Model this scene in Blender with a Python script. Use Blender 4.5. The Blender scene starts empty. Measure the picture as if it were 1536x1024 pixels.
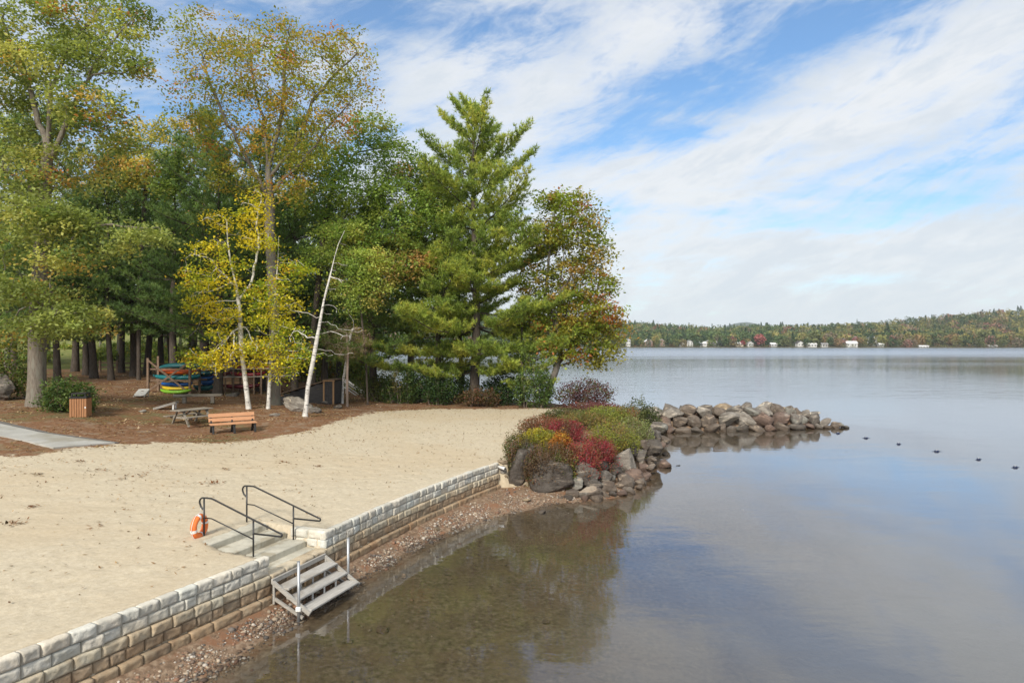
import bpy, math, random
import numpy as np
from mathutils import Vector, Matrix, noise as mnoise

random.seed(7)
RNG = np.random.default_rng(11)
SC = bpy.context.scene
COL = SC.collection
H = 5.8            # eye height above the lake (m)
F = 1024.0

def P(px, py, Y):
    return np.array(((px - 768) * Y / F, Y, H - (py - 512) * Y / F))

# ------------------------------------------------------------------ node helpers
def new_mat(name):
    m = bpy.data.materials.new(name)
    m.use_nodes = True
    nt = m.node_tree
    nt.nodes.clear()
    out = nt.nodes.new('ShaderNodeOutputMaterial')
    return m, nt, out

def N(nt, t, **kw):
    n = nt.nodes.new(t)
    for k, v in kw.items():
        if k.startswith('i_'):
            n.inputs[k[2:]].default_value = v
        else:
            setattr(n, k, v)
    return n

def L(nt, a, b):
    nt.links.new(a, b)

def coord(nt, which='Object', scale=None, rot=None):
    tc = N(nt, 'ShaderNodeTexCoord')
    o = tc.outputs[which]
    if scale is not None or rot is not None:
        mp = N(nt, 'ShaderNodeMapping')
        if scale is not None: mp.inputs['Scale'].default_value = scale
        if rot is not None: mp.inputs['Rotation'].default_value = rot
        L(nt, o, mp.inputs['Vector']); o = mp.outputs['Vector']
    return o

def noise(nt, vec, scale, detail=4, rough=.55, dist=0.0):
    n = N(nt, 'ShaderNodeTexNoise')
    n.inputs['Scale'].default_value = scale
    n.inputs['Detail'].default_value = detail
    n.inputs['Roughness'].default_value = rough
    n.inputs['Distortion'].default_value = dist
    if vec is not None: L(nt, vec, n.inputs['Vector'])
    return n.outputs['Fac']

def ramp(nt, fac, stops, interp='LINEAR'):
    r = N(nt, 'ShaderNodeValToRGB')
    r.color_ramp.interpolation = interp
    el = r.color_ramp.elements
    while len(el) < len(stops): el.new(.5)
    for e, (p, c) in zip(el, stops):
        e.position = p
        e.color = (c[0], c[1], c[2], 1) if hasattr(c, '__len__') else (c, c, c, 1)
    L(nt, fac, r.inputs['Fac'])
    return r.outputs['Color']

def mixc(nt, fac, a, b, mode='MIX'):
    m = N(nt, 'ShaderNodeMix', data_type='RGBA', blend_type=mode)
    for s, v in ((0, fac), (6, a), (7, b)):
        if isinstance(v, (int, float)): m.inputs[s].default_value = v
        elif isinstance(v, tuple): m.inputs[s].default_value = (v[0], v[1], v[2], 1)
        else: L(nt, v, m.inputs[s])
    return m.outputs[2]

def mth(nt, op, a, b=None, c=None, clamp=False):
    m = N(nt, 'ShaderNodeMath', operation=op, use_clamp=clamp)
    for i, v in enumerate((a, b, c)):
        if v is None: continue
        if isinstance(v, (int, float)): m.inputs[i].default_value = v
        else: L(nt, v, m.inputs[i])
    return m.outputs[0]

def sstep(nt, x, lo, hi):
    m = N(nt, 'ShaderNodeMapRange', interpolation_type='SMOOTHSTEP')
    m.inputs['From Min'].default_value = lo
    m.inputs['From Max'].default_value = hi
    L(nt, x, m.inputs['Value'])
    return m.outputs['Result']

def bump(nt, h, strength=.3, dist=.02, normal=None):
    b = N(nt, 'ShaderNodeBump')
    b.inputs['Strength'].default_value = strength
    b.inputs['Distance'].default_value = dist
    L(nt, h, b.inputs['Height'])
    if normal is not None: L(nt, normal, b.inputs['Normal'])
    return b.outputs['Normal']

def principled(nt, out, col, rough=.7, spec=.3, normal=None, metal=0.0):
    p = N(nt, 'ShaderNodeBsdfPrincipled')
    if isinstance(col, tuple): p.inputs['Base Color'].default_value = (*col[:3], 1)
    else: L(nt, col, p.inputs['Base Color'])
    if isinstance(rough, (int, float)): p.inputs['Roughness'].default_value = rough
    else: L(nt, rough, p.inputs['Roughness'])
    p.inputs['Specular IOR Level'].default_value = spec
    p.inputs['Metallic'].default_value = metal
    if normal is not None: L(nt, normal, p.inputs['Normal'])
    L(nt, p.outputs[0], out.inputs['Surface'])
    return p

def mat_mottled(name, c1, c2, scale=6, rough=.7, spec=.3, bs=.3, bd=.01, stretch=None, c3=None, lo=.3, hi=.7, metal=0):
    m, nt, out = new_mat(name)
    v = coord(nt, 'Object', scale=stretch)
    f = noise(nt, v, scale, 6, .6)
    col = ramp(nt, f, [(lo, c1), (hi, c2)])
    if c3 is not None:
        f3 = noise(nt, v, scale * .37, 4)
        col = mixc(nt, sstep(nt, f3, .5, .62), col, c3)
    fb = noise(nt, v, scale * 3, 5, .65)
    principled(nt, out, col, rough, spec, bump(nt, fb, bs, bd), metal)
    return m

def attr(nt, name):
    a = N(nt, 'ShaderNodeAttribute', attribute_name=name)
    return a.outputs['Color']

M = {}

def leaf_mat(name, transl=.35, spec=.25, rough=.5, tint=(1.25, 1.2, .6)):
    m, nt, out = new_mat(name)
    c = attr(nt, 'Col')
    p = N(nt, 'ShaderNodeBsdfPrincipled')
    L(nt, c, p.inputs['Base Color'])
    p.inputs['Roughness'].default_value = rough
    p.inputs['Specular IOR Level'].default_value = spec
    t = N(nt, 'ShaderNodeBsdfTranslucent')
    L(nt, mixc(nt, 1.0, c, tint, 'MULTIPLY'), t.inputs['Color'])
    mx = N(nt, 'ShaderNodeMixShader')
    mx.inputs[0].default_value = transl
    L(nt, p.outputs[0], mx.inputs[1]); L(nt, t.outputs[0], mx.inputs[2])
    L(nt, mx.outputs[0], out.inputs['Surface'])
    return m

# ------------------------------------------------------------------ mesh helpers
def link(o, parent=None):
    COL.objects.link(o)
    if parent is not None: o.parent = parent
    return o

def np_mesh(name, verts, faces, cols=None, smooth=False):
    """verts Nx3, faces MxK (K const)"""
    me = bpy.data.meshes.new(name)
    verts = np.ascontiguousarray(verts, np.float32)
    faces = np.ascontiguousarray(faces, np.int32)
    k = faces.shape[1]
    me.vertices.add(len(verts)); me.vertices.foreach_set('co', verts.ravel())
    me.loops.add(faces.size); me.loops.foreach_set('vertex_index', faces.ravel())
    me.polygons.add(len(faces))
    me.polygons.foreach_set('loop_start', np.arange(0, faces.size, k, dtype=np.int32))
    me.polygons.foreach_set('loop_total', np.full(len(faces), k, np.int32))
    me.polygons.foreach_set('use_smooth', np.full(len(faces), smooth, bool))
    if cols is not None:
        a = me.color_attributes.new('Col', 'FLOAT_COLOR', 'POINT')
        c = np.ones((len(verts), 4), np.float32); c[:, :cols.shape[1]] = cols
        a.data.foreach_set('color', c.ravel())
    me.update(calc_edges=True)
    return me

def np_obj(name, verts, faces, mat, parent=None, cols=None, smooth=False):
    me = np_mesh(name, verts, faces, cols, smooth)
    me.materials.append(mat)
    return link(bpy.data.objects.new(name, me), parent)

class MB:
    def __init__(s): s.v = []; s.f = []; s.c = []
    def add(s, vs, fs, col=None):
        o = len(s.v)
        s.v.extend([tuple(x) for x in vs]); s.f.extend([tuple(i + o for i in f) for f in fs])
        if col is not None: s.c.extend([col] * len(vs))
        return s
    def box(s, c, size, rz=0, R=None, bev=0.0):
        hx, hy, hz = (k / 2 for k in size)
        R = R or Matrix.Rotation(rz, 3, 'Z')
        c = Vector(c)
        if bev <= 0:
            vs = [c + R @ Vector((x * hx, y * hy, z * hz)) for x in (-1, 1) for y in (-1, 1) for z in (-1, 1)]
            s.add(vs, [(0, 1, 3, 2), (4, 6, 7, 5), (0, 4, 5, 1), (2, 3, 7, 6), (0, 2, 6, 4), (1, 5, 7, 3)])
        else:
            b = min(bev, hx * .9, hy * .9, hz * .9)
            idx = {}; vs = []
            for sx in (-1, 1):
                for sy in (-1, 1):
                    for sz in (-1, 1):
                        for ax in range(3):
                            q = [sx * (hx - b), sy * (hy - b), sz * (hz - b)]
                            q[ax] = (sx * hx, sy * hy, sz * hz)[ax]
                            idx[(sx, sy, sz, ax)] = len(vs); vs.append(c + R @ Vector(q))
            fs = []
            for ax in range(3):
                u, w = [(1, 2), (2, 0), (0, 1)][ax]
                for sg in (-1, 1):
                    q = []
                    for (a, d) in ((-1, -1), (1, -1), (1, 1), (-1, 1)):
                        k = [0, 0, 0]; k[ax] = sg; k[u] = a; k[w] = d
                        q.append(idx[(*k, ax)])
                    fs.append(q if sg > 0 else q[::-1])
            for ax in range(3):      # edges running along ax
                u, w = [(1, 2), (2, 0), (0, 1)][ax]
                for a in (-1, 1):
                    for d in (-1, 1):
                        k0 = [0, 0, 0]; k1 = [0, 0, 0]
                        k0[u] = k1[u] = a; k0[w] = k1[w] = d; k0[ax] = -1; k1[ax] = 1
                        q = [idx[(*k0, u)], idx[(*k1, u)], idx[(*k1, w)], idx[(*k0, w)]]
                        fs.append(q if a * d < 0 else q[::-1])
            for sx in (-1, 1):
                for sy in (-1, 1):
                    for sz in (-1, 1):
                        q = [idx[(sx, sy, sz, k)] for k in range(3)]
                        fs.append(q if sx * sy * sz > 0 else q[::-1])
            s.add(vs, fs)
        return s
    def bar(s, a, b, w, h, bev=0.0, up=(0, 0, 1)):
        a, b = Vector(a), Vector(b)
        x = (b - a); ln = x.length; x.normalize()
        u = Vector(up)
        if abs(x.dot(u)) > .98: u = Vector((0, 1, 0))
        y = u.cross(x).normalized(); z = x.cross(y)
        R = Matrix((x, y, z)).transposed()
        return s.box((a + b) / 2, (ln, w, h), R=R, bev=bev)
    def tube(s, pts, r, n=8, cap=True):
        pts = [Vector(p) for p in pts]
        rs = r if hasattr(r, '__len__') else [r] * len(pts)
        rings = []; vs = []
        t0 = (pts[1] - pts[0]).normalized()
        ref = Vector((0, 0, 1)) if abs(t0.z) < .9 else Vector((1, 0, 0))
        x = t0.cross(ref).normalized()
        for i, p in enumerate(pts):
            if i == 0: t = t0
            elif i == len(pts) - 1: t = (pts[i] - pts[i - 1]).normalized()
            else: t = ((pts[i + 1] - pts[i]).normalized() + (pts[i] - pts[i - 1]).normalized()).normalized()
            x = (x - t * x.dot(t)).normalized(); y = t.cross(x)
            for k in range(n):
                a = 2 * math.pi * k / n
                vs.append(p + (x * math.cos(a) + y * math.sin(a)) * rs[i])
        fs = []
        for i in range(len(pts) - 1):
            for k in range(n):
                fs.append((i * n + k, i * n + (k + 1) % n, (i + 1) * n + (k + 1) % n, (i + 1) * n + k))
        if cap:
            fs.append(tuple(range(n))[::-1]); fs.append(tuple(range((len(pts) - 1) * n, len(pts) * n)))
        return s.add(vs, fs)
    def build(s, name, mat, parent=None, smooth=False):
        me = bpy.data.meshes.new(name)
        me.from_pydata([tuple(v) for v in s.v], [], s.f)
        if s.c and len(s.c) == len(s.v):
            a = me.color_attributes.new('Col', 'FLOAT_COLOR', 'POINT')
            a.data.foreach_set('color', np.array([(*c[:3], 1) for c in s.c], np.float32).ravel())
        if smooth: me.polygons.foreach_set('use_smooth', [True] * len(me.polygons))
        me.materials.append(mat); me.update()
        return link(bpy.data.objects.new(name, me), parent)

def tag(o, label, cat, group=None, kind=None):
    if label: o['label'] = label
    if cat: o['category'] = cat
    if group: o['group'] = group
    if kind: o['kind'] = kind
    return o

def thing(name, label, cat, loc, rz=0, group=None):
    o = bpy.data.objects.new(name, None)
    o.location = tuple(float(k) for k in loc); o.rotation_euler = (0, 0, rz); o.empty_display_size = .2
    link(o)
    return tag(o, label, cat, group)

def struct(o):
    o['kind'] = 'structure'; return o

def copy_tree(o, parent=None):
    c = o.copy(); COL.objects.link(c)
    if parent is not None: c.parent = parent
    for ch in [q for q in list(o.children)]: copy_tree(ch, c)
    return c

# ------------------------------------------------------------------ terrain
def seg_dist(px, py, poly, closed=True):
    poly = np.asarray(poly, float); n = len(poly)
    d = np.full(px.shape, 1e18)
    for i in range(n if closed else n - 1):
        a = poly[i]; b = poly[(i + 1) % n]; ab = b - a
        t = np.clip(((px - a[0]) * ab[0] + (py - a[1]) * ab[1]) / (ab @ ab), 0, 1)
        d = np.minimum(d, (px - a[0] - t * ab[0]) ** 2 + (py - a[1] - t * ab[1]) ** 2)
    return np.sqrt(d)

def inside(px, py, poly):
    poly = np.asarray(poly, float); n = len(poly)
    r = np.zeros(px.shape, bool)
    for i in range(n):
        x1, y1 = poly[i]; x2, y2 = poly[(i + 1) % n]
        if y1 == y2: continue
        c = ((y1 > py) != (y2 > py)) & (px < (x2 - x1) * (py - y1) / (y2 - y1) + x1)
        r ^= c
    return r

def sdf(px, py, poly):
    d = seg_dist(px, py, poly)
    return np.where(inside(px, py, poly), d, -d)

WALL_A = [(-25, -30), (-11.75, 0), (-7.31, 9.75), (-6.2, 12.18), (-5.145, 14.51)]
WALL_B = [(-4.478, 16.343), (-3.63, 18.8), (-2.8, 20.9), (-1.45, 23.9), (-.5, 25.74)]
BACK = [(-9, 61.5), (-16, 77), (-24, 100), (-34, 140), (-70, 230), (-300, 420)]
UPPER = [(-300, -40)] + WALL_A + WALL_B + [(.3, 25.95), (1.5, 25.95), (3.0, 26.6), (4.1, 28.2), (4.9, 30), (5.7, 34),
         (6.3, 38.5), (6.9, 43), (7.1, 45.5), (4, 48.5), (-1, 53)] + BACK
SHORE = [(-300, -60), (-22.5, -30), (-9.7, 2), (-6.3, 9.4), (-5.15, 12.3), (-4.5, 14.6), (-3.75, 16.7), (-2.8, 19.3),
         (-1.5, 21.4), (-.18, 23.0), (1.4, 24.4), (2.6, 24.75), (3.8, 25.4), (5.0, 27), (5.8, 29), (6.7, 33), (7.4, 38),
         (8.1, 42.4), (9, 43.4), (14, 44.6), (20, 45.6), (21.8, 46.2), (21, 47.6), (14, 47), (8.5, 47.4), (5.5, 50),
         (.5, 54.5), (-7.4, 62.5), (-14, 78), (-22, 101), (-31, 141), (-66, 232), (-300, 440)]
SU = np.array((.342, .94)); SN = np.array((.94, -.342)); SO = np.array((-5.145, 14.51))   # stair frame

ANCH = [(-7.0, 15.7, 1.32), (-9, 10, 1.25), (-7.6, 9.7, 1.22), (-5.8, 14, 1.22), (-4.8, 17, 1.22), (-2.9, 21.5, 1.22), (-1, 25.5, 1.23), (-12, 2, 1.22),
        (-12.9, 31, 1.62), (-19.6, 31, 2.32), (-15.8, 24, 1.95), (-24, 34, 2.6), (-28, 55, 2.95), (-36, 60, 3.1), (-24, 45, 2.5), (-18, 39, 2.2),
        (-15, 32.5, 1.75), (-14.6, 38, 2.05), (-11.2, 36, 1.85), (-11.8, 44, 1.8), (-9.3, 38, 1.62), (-7, 42, 1.52), (-3, 46, 1.6), (2.3, 44, 1.45),
        (-11, 20, 1.5), (-18, 15, 1.6), (-6, 30, 1.4), (2, 30, 1.4), (4.5, 36, 1.45), (6.5, 44, 1.35), (-11, 55, 1.6), (-14, 70, 1.8), (-22, 62, 2.4),
        (-45, 70, 3.3), (-40, 85, 4.3), (-70, 110, 6.4), (-55, 120, 6.8), (-38, 120, 5.6), (-100, 160, 13), (-60, 175, 11), (-100, 60, 6.5), (-60, 35, 3.6), (-120, 0, 4), (-30, 5, 1.8), (-60, -30, 2.0),
        (-150, 240, 24), (-220, 300, 30), (-250, 100, 18)]
def _tps_fit():
    A = np.array(ANCH); n = len(A)
    d = np.hypot(A[:, None, 0] - A[None, :, 0], A[:, None, 1] - A[None, :, 1])
    K = np.where(d > 0, d, 1e-9)          # linear (biharmonic in 3-D) kernel: no overshoot
    K = np.where(d > 0, d, 0) + np.eye(n) * .05
    Pm = np.c_[np.ones(n)]
    S = np.block([[K, Pm], [Pm.T, np.zeros((1, 1))]])
    return A, np.linalg.solve(S, np.r_[A[:, 2], 0])
_TA, _TW = _tps_fit()

def vnoise(x, y, s, seed=0.0):
    out = np.empty(x.shape); xf = x.ravel(); yf = y.ravel(); o = out.ravel()
    for i in range(len(xf)): o[i] = mnoise.noise((xf[i] * s + seed, yf[i] * s, seed * 1.7))
    return o.reshape(x.shape)

def base_z(x, y):
    x = np.asarray(x, float); y = np.asarray(y, float)
    z = np.full(x.shape, _TW[-1])
    for (ax, ay, _), w in zip(_TA, _TW[:-1]): z = z + w * np.hypot(x - ax, y - ay)
    return np.clip(z, 1.0, 40)

def ground_z(x, y):
    x = np.asarray(x, float); y = np.asarray(y, float)
    b = base_z(x, y)
    dU = sdf(x, y, UPPER); dS = sdf(x, y, SHORE)
    low = np.where(dS > 0, .30 * dS / np.maximum(dS + np.maximum(-dU, 0), 1e-3), np.maximum(-.085 * -dS, -2.6))
    t = np.clip((dU - .02) / .09, 0, 1)
    # boulder-edged bed and the wild back shore slope more gently than the wall
    soft = np.clip((dU + .1) / 1.2, 0, 1)
    wild = ((x > -.2) & (y > 25.5)) | (y > 44)
    t = np.where(wild, soft * soft * (3 - 2 * soft), t)
    z = low + (b - low) * t
    z = z + np.where(~wild, .035 * np.clip((dU - .04) / .07, 0, 1) * np.exp(-np.maximum(dU, 0) / .8), 0)
    jt = (x > 7.5) & (x < 22) & (y > 42) & (y < 49)
    z = np.where(jt & (dS > 0), np.maximum(z, 1.0 * np.clip(dS / 1.3, 0, 1) * np.clip((22.5 - x) / 3, .3, 1)), z)
    # stair cut
    u = (x - SO[0]) * SU[0] + (y - SO[1]) * SU[1]; n = (x - SO[0]) * SN[0] + (y - SO[1]) * SN[1]
    st = 1.30 - .45 * np.clip((n + 2.0) / 1.55, 0, 1) - .16
    k = np.clip((u + .05) / .45, 0, 1)
    st = st + (1 - k) ** .8 * .27
    reg = (u > -.1) & (u < 2.0) & (n > -2.0) & (n < .0)
    z = np.where(reg, np.minimum(z + 0 * st, st), z)
    reg2 = (u > .1) & (u < 1.9) & (n >= .0) & (n < .12)
    z = np.where(reg2, np.minimum(z, .6), z)
    return z

def gz(x, y): return float(ground_z(np.array([x]), np.array([y]))[0])

_YS = np.concatenate([np.arange(7, 60, .05), np.arange(60, 180, .25)])
def G(px, py):
    """point on the ground seen in that direction"""
    x = (px - 768) / F * _YS; zr = H - (py - 512) / F * _YS
    g = ground_z(x, _YS)
    i = np.argmax(zr < g)
    return np.array((x[i], _YS[i], g[i]))
def GY(px, Y):
    x = (px - 768) / F * Y
    return np.array((x, Y, gz(x, Y)))
# ================================================================== SETTING
# ---- terrain sheet -------------------------------------------------
def axis(parts):
    out = []
    for a, b, s in parts: out.append(np.arange(a, b, s))
    return np.concatenate(out)
gx = axis([(-420, -120, 12), (-120, -60, 4), (-60, -30, .8), (-30, -10, .25), (-10, 3, .1), (3, 12, .2), (12, 26, .6), (26, 120, 8), (120, 421, 50)])
gy = axis([(-60, 0, 6), (0, 7, .8), (7, 27, .1), (27, 50, .22), (50, 80, .6), (80, 140, 2), (140, 460, 10)])
X, Y = np.meshgrid(gx, gy)
Z = ground_z(X, Y)
dU = sdf(X, Y, UPPER)
_b = [tuple(G(px, py)[:2]) for px, py in [(-60, 688), (0, 684), (60, 683), (80, 676), (172, 667), (250, 664), (330, 664), (400, 657), (455, 648), (490, 638),
                                           (520, 627), (560, 618), (600, 614), (680, 613), (760, 613), (815, 612)]]
SAND = [(-200, _b[0][1] + 2)] + _b + [(3.4, 44), (2.2, 40), (1.0, 34), (-.1, 29), (.6, 25.5), (12, 20), (-5, -60), (-200, -60)]
sandm = np.clip(sdf(X, Y, SAND) / .9 * .5 + .5, 0, 1)
stair_u = (X - SO[0]) * SU[0] + (Y - SO[1]) * SU[1]; stair_n = (X - SO[0]) * SN[0] + (Y - SO[1]) * SN[1]
beach = np.clip(-dU / .15, 0, 1) * (~((stair_u > -.1) & (stair_u < 2.0) & (stair_n < .12) & (stair_n > -2.2)))
LAWN = [(-300, 66), (-46, 63), (-30, 66), (-22, 72), (-16, 84), (-26, 140), (-60, 260), (-300, 300)]
lawn = np.clip(sdf(X, Y, LAWN) / 6 + .5, 0, 1)
# hummocks and trampled sand
near = (Y < 50) & (X < 12) & (X > -35) & (Z > .25)
nz = np.zeros_like(Z)
nz[near] = vnoise(X[near], Y[near], 2.3) * .022 + np.minimum(vnoise(X[near], Y[near], 4.2, 21), .1) * .022 + vnoise(X[near], Y[near], .35, 5) * .03
Z = Z + nz * np.clip((dU - .1) / .8, 0, 1)
under = Z < .28
Z[under] += vnoise(X[under], Y[under], 1.1, 9) * .02
ny, nx = X.shape
ii = np.arange(ny * nx).reshape(ny, nx)
quads = np.stack([ii[:-1, :-1], ii[:-1, 1:], ii[1:, 1:], ii[1:, :-1]], -1).reshape(-1, 4)
cols = np.stack([sandm * (1 - beach), lawn, beach], -1).reshape(-1, 3)

def mat_ground():
    m, nt, out = new_mat('ground')
    v = coord(nt, 'Object')
    z = attr(nt, 'Col')
    sep = N(nt, 'ShaderNodeSeparateColor'); L(nt, z, sep.inputs[0])
    n1 = noise(nt, v, 1.6, 6, .65); n2 = noise(nt, v, 9, 5, .6); n3 = noise(nt, v, 40, 3, .6); n0 = noise(nt, v, .25, 3)
    sand = ramp(nt, n2, [(.25, (.43, .365, .26)), (.55, (.515, .445, .33)), (.8, (.58, .515, .395))])
    sand = mixc(nt, mth(nt, 'MULTIPLY', sstep(nt, n0, .42, .68), .5), sand, (.47, .375, .25))
    sand = mixc(nt, mth(nt, 'MULTIPLY', sstep(nt, n3, .66, .76), .55), sand, (.27, .17, .09))
    duff = ramp(nt, n2, [(.25, (.10, .05, .026)), (.5, (.19, .098, .052)), (.75, (.30, .18, .105))])
    duff = mixc(nt, sstep(nt, n1, .48, .66), duff, (.245, .18, .125))
    duff = mixc(nt, mth(nt, 'MULTIPLY', sstep(nt, n3, .6, .72), .7), duff, (.40, .29, .17))
    moss = mth(nt, 'MULTIPLY', sstep(nt, n0, .5, .6), mth(nt, 'MULTIPLY', sstep(nt, n1, .4, .6), .6))
    duff = mixc(nt, moss, duff, (.105, .11, .035))
    grass = ramp(nt, n1, [(.3, (.12, .15, .04)), (.55, (.19, .20, .06)), (.7, (.32, .26, .13))])
    grav = ramp(nt, n2, [(.3, (.13, .088, .058)), (.5, (.22, .15, .10)), (.7, (.33, .25, .175))])
    grav = mixc(nt, sstep(nt, n1, .5, .62), grav, (.225, .12, .07))
    pos = N(nt, 'ShaderNodeNewGeometry').outputs['Position']
    sx = N(nt, 'ShaderNodeSeparateXYZ'); L(nt, pos, sx.inputs[0])
    bed = ramp(nt, n2, [(.3, (.055, .042, .027)), (.52, (.115, .09, .06)), (.75, (.19, .155, .11))])
    bed = mixc(nt, mth(nt, 'MULTIPLY', sstep(nt, n1, .45, .6), .6), bed, (.122, .09, .056))
    bed = mixc(nt, mth(nt, 'MULTIPLY', sstep(nt, mth(nt, 'MULTIPLY_ADD', n0, .5, sx.outputs[2]), -.05, -.75), .9), bed, (.195, .195, .195))
    grav = mixc(nt, sstep(nt, sx.outputs[2], .02, -.06), grav, bed)
    e = mth(nt, 'ADD', sep.outputs[0], mth(nt, 'MULTIPLY', mth(nt, 'SUBTRACT', n1, .5), .9))
    e = mth(nt, 'ADD', e, mth(nt, 'MULTIPLY', mth(nt, 'SUBTRACT', n2, .5), .5))
    c = mixc(nt, sstep(nt, e, .42, .58), duff, sand)
    gl = mth(nt, 'ADD', sep.outputs[1], mth(nt, 'MULTIPLY', mth(nt, 'SUBTRACT', n1, .5), .6))
    c = mixc(nt, sstep(nt, gl, .4, .6), c, grass)
    c = mixc(nt, sep.outputs[2], c, grav)
    nb = noise(nt, v, 5.5, 4, .6); 
    hgt = mth(nt, 'ADD', mth(nt, 'MULTIPLY', nb, 1.0), mth(nt, 'MULTIPLY', n3, .35))
    principled(nt, out, c, .92, .12, bump(nt, hgt, .42, .06))
    return m
M['ground'] = mat_ground()
struct(np_obj('ground', np.stack([X, Y, Z], -1).reshape(-1, 3), quads, M['ground'], cols=cols, smooth=True))

# ---- lake ------------------------------------------------------------
def mat_water():
    m, nt, out = new_mat('lake_water')
    pos = N(nt, 'ShaderNodeNewGeometry').outputs['Position']
    mp = N(nt, 'ShaderNodeMapping'); mp.inputs['Scale'].default_value = (1.0, 2.2, 1); mp.inputs['Rotation'].default_value = (0, 0, .15)
    L(nt, pos, mp.inputs['Vector'])
    a = noise(nt, mp.outputs[0], 1.4, 4, .55, .3)
    b = noise(nt, mp.outputs[0], .22, 3, .5, .4)
    mp2 = N(nt, 'ShaderNodeMapping'); mp2.inputs['Scale'].default_value = (.0035, .016, 1); L(nt, pos, mp2.inputs['Vector'])
    streak = noise(nt, mp2.outputs[0], 1.0, 4, .55, .4)
    sx = N(nt, 'ShaderNodeSeparateXYZ'); L(nt, pos, sx.inputs[0])
    far = sstep(nt, sx.outputs[1], 26, 75)
    hgt = mth(nt, 'ADD', mth(nt, 'MULTIPLY', a, .30), mth(nt, 'MULTIPLY', b, 1.6))
    st = mth(nt, 'MULTIPLY', sstep(nt, streak, .40, .62), mth(nt, 'ADD', .02, mth(nt, 'MULTIPLY', far, .18)))
    st = mth(nt, 'ADD', st, .055)
    bp = N(nt, 'ShaderNodeBump'); bp.inputs['Distance'].default_value = .12
    L(nt, st, bp.inputs['Strength']); L(nt, hgt, bp.inputs['Height'])
    gm = N(nt, 'ShaderNodeNewGeometry'); dt = N(nt, 'ShaderNodeVectorMath', operation='DOT_PRODUCT'); L(nt, gm.outputs['Incoming'], dt.inputs[0]); L(nt, bp.outputs[0], dt.inputs[1])
    fac = mth(nt, 'MULTIPLY_ADD', mth(nt, 'POWER', mth(nt, 'SUBTRACT', 1.0, mth(nt, 'ABSOLUTE', dt.outputs['Value']), clamp=True), 4.0), .95, .035, clamp=True)
    fac = mth(nt, 'MINIMUM', fac, .66)
    tr = N(nt, 'ShaderNodeBsdfTransparent'); tr.inputs[0].default_value = (.88, .87, .83, 1)
    gl = N(nt, 'ShaderNodeBsdfGlossy'); L(nt, mth(nt, 'MULTIPLY_ADD', sstep(nt, mth(nt, 'MULTIPLY_ADD', streak, 260, sx.outputs[1]), 270, 460), .18, .035), gl.inputs['Roughness']); gl.inputs['Color'].default_value = (.86, .91, 1, 1)
    L(nt, bp.outputs[0], gl.inputs['Normal'])
    mx = N(nt, 'ShaderNodeMixShader'); L(nt, fac, mx.inputs[0]); L(nt, tr.outputs[0], mx.inputs[1]); L(nt, gl.outputs[0], mx.inputs[2])
    L(nt, mx.outputs[0], out.inputs['Surface'])
    return m
M['water'] = mat_water()
wv = np.array([(-1500, -300, 0), (1800, -300, 0), (1800, 2600, 0), (-1500, 2600, 0)], float)
struct(np_obj('lake_water', wv, np.array([[0, 1, 2, 3]]), M['water']))
bedm = mat_mottled('deep_lake_bed', (.20, .21, .225), (.25, .26, .275), .2)
struct(np_obj('lake_bed', np.array([(-1500, -300, -2.75), (1800, -300, -2.75), (1800, 2600, -2.75), (-1500, 2600, -2.75)], float), np.array([[0, 1, 2, 3]]), bedm))

# ---- retaining walls ---------------------------------------------------
def mat_block(name, ca, cb, stain):
    m, nt, out = new_mat(name)
    v = coord(nt, 'Object')
    c = attr(nt, 'Col')
    n = noise(nt, v, 7, 6, .65); n2 = noise(nt, v, 35, 4, .65); n3 = noise(nt, v, 1.7, 4)
    base = ramp(nt, n, [(.3, ca), (.7, cb)])
    base = mixc(nt, mth(nt, 'MULTIPLY', sstep(nt, n3, .46, .64), .65), base, stain)
    base = mixc(nt, 1.0, base, c, 'MULTIPLY')
    principled(nt, out, base, .88, .2, bump(nt, mth(nt, 'ADD', n2, mth(nt, 'MULTIPLY', n, .8)), .6, .02))
    return m
M['pale_block'] = mat_block('pale_block', (.50, .47, .40), (.66, .625, .545), (.52, .49, .41))
M['tan_block'] = mat_block('tan_block', (.41, .345, .245), (.56, .49, .37), (.38, .29, .19))
M['brown_block'] = mat_block('brown_block', (.28, .20, .13), (.41, .315, .215), (.28, .185, .11))
M['footing_block'] = mat_block('footing_block', (.30, .21, .13), (.42, .32, .21), (.25, .15, .085))

def poly_at(poly, cum, s):
    s = min(max(s, 0), cum[-1]); i = min(int(np.searchsorted(cum, s, 'right')) - 1, len(poly) - 2)
    a, b = np.array(poly[i]), np.array(poly[i + 1]); t = (s - cum[i]) / (cum[i + 1] - cum[i])
    d = (b - a) / np.linalg.norm(b - a)
    return a + (b - a) * t, d

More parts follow.
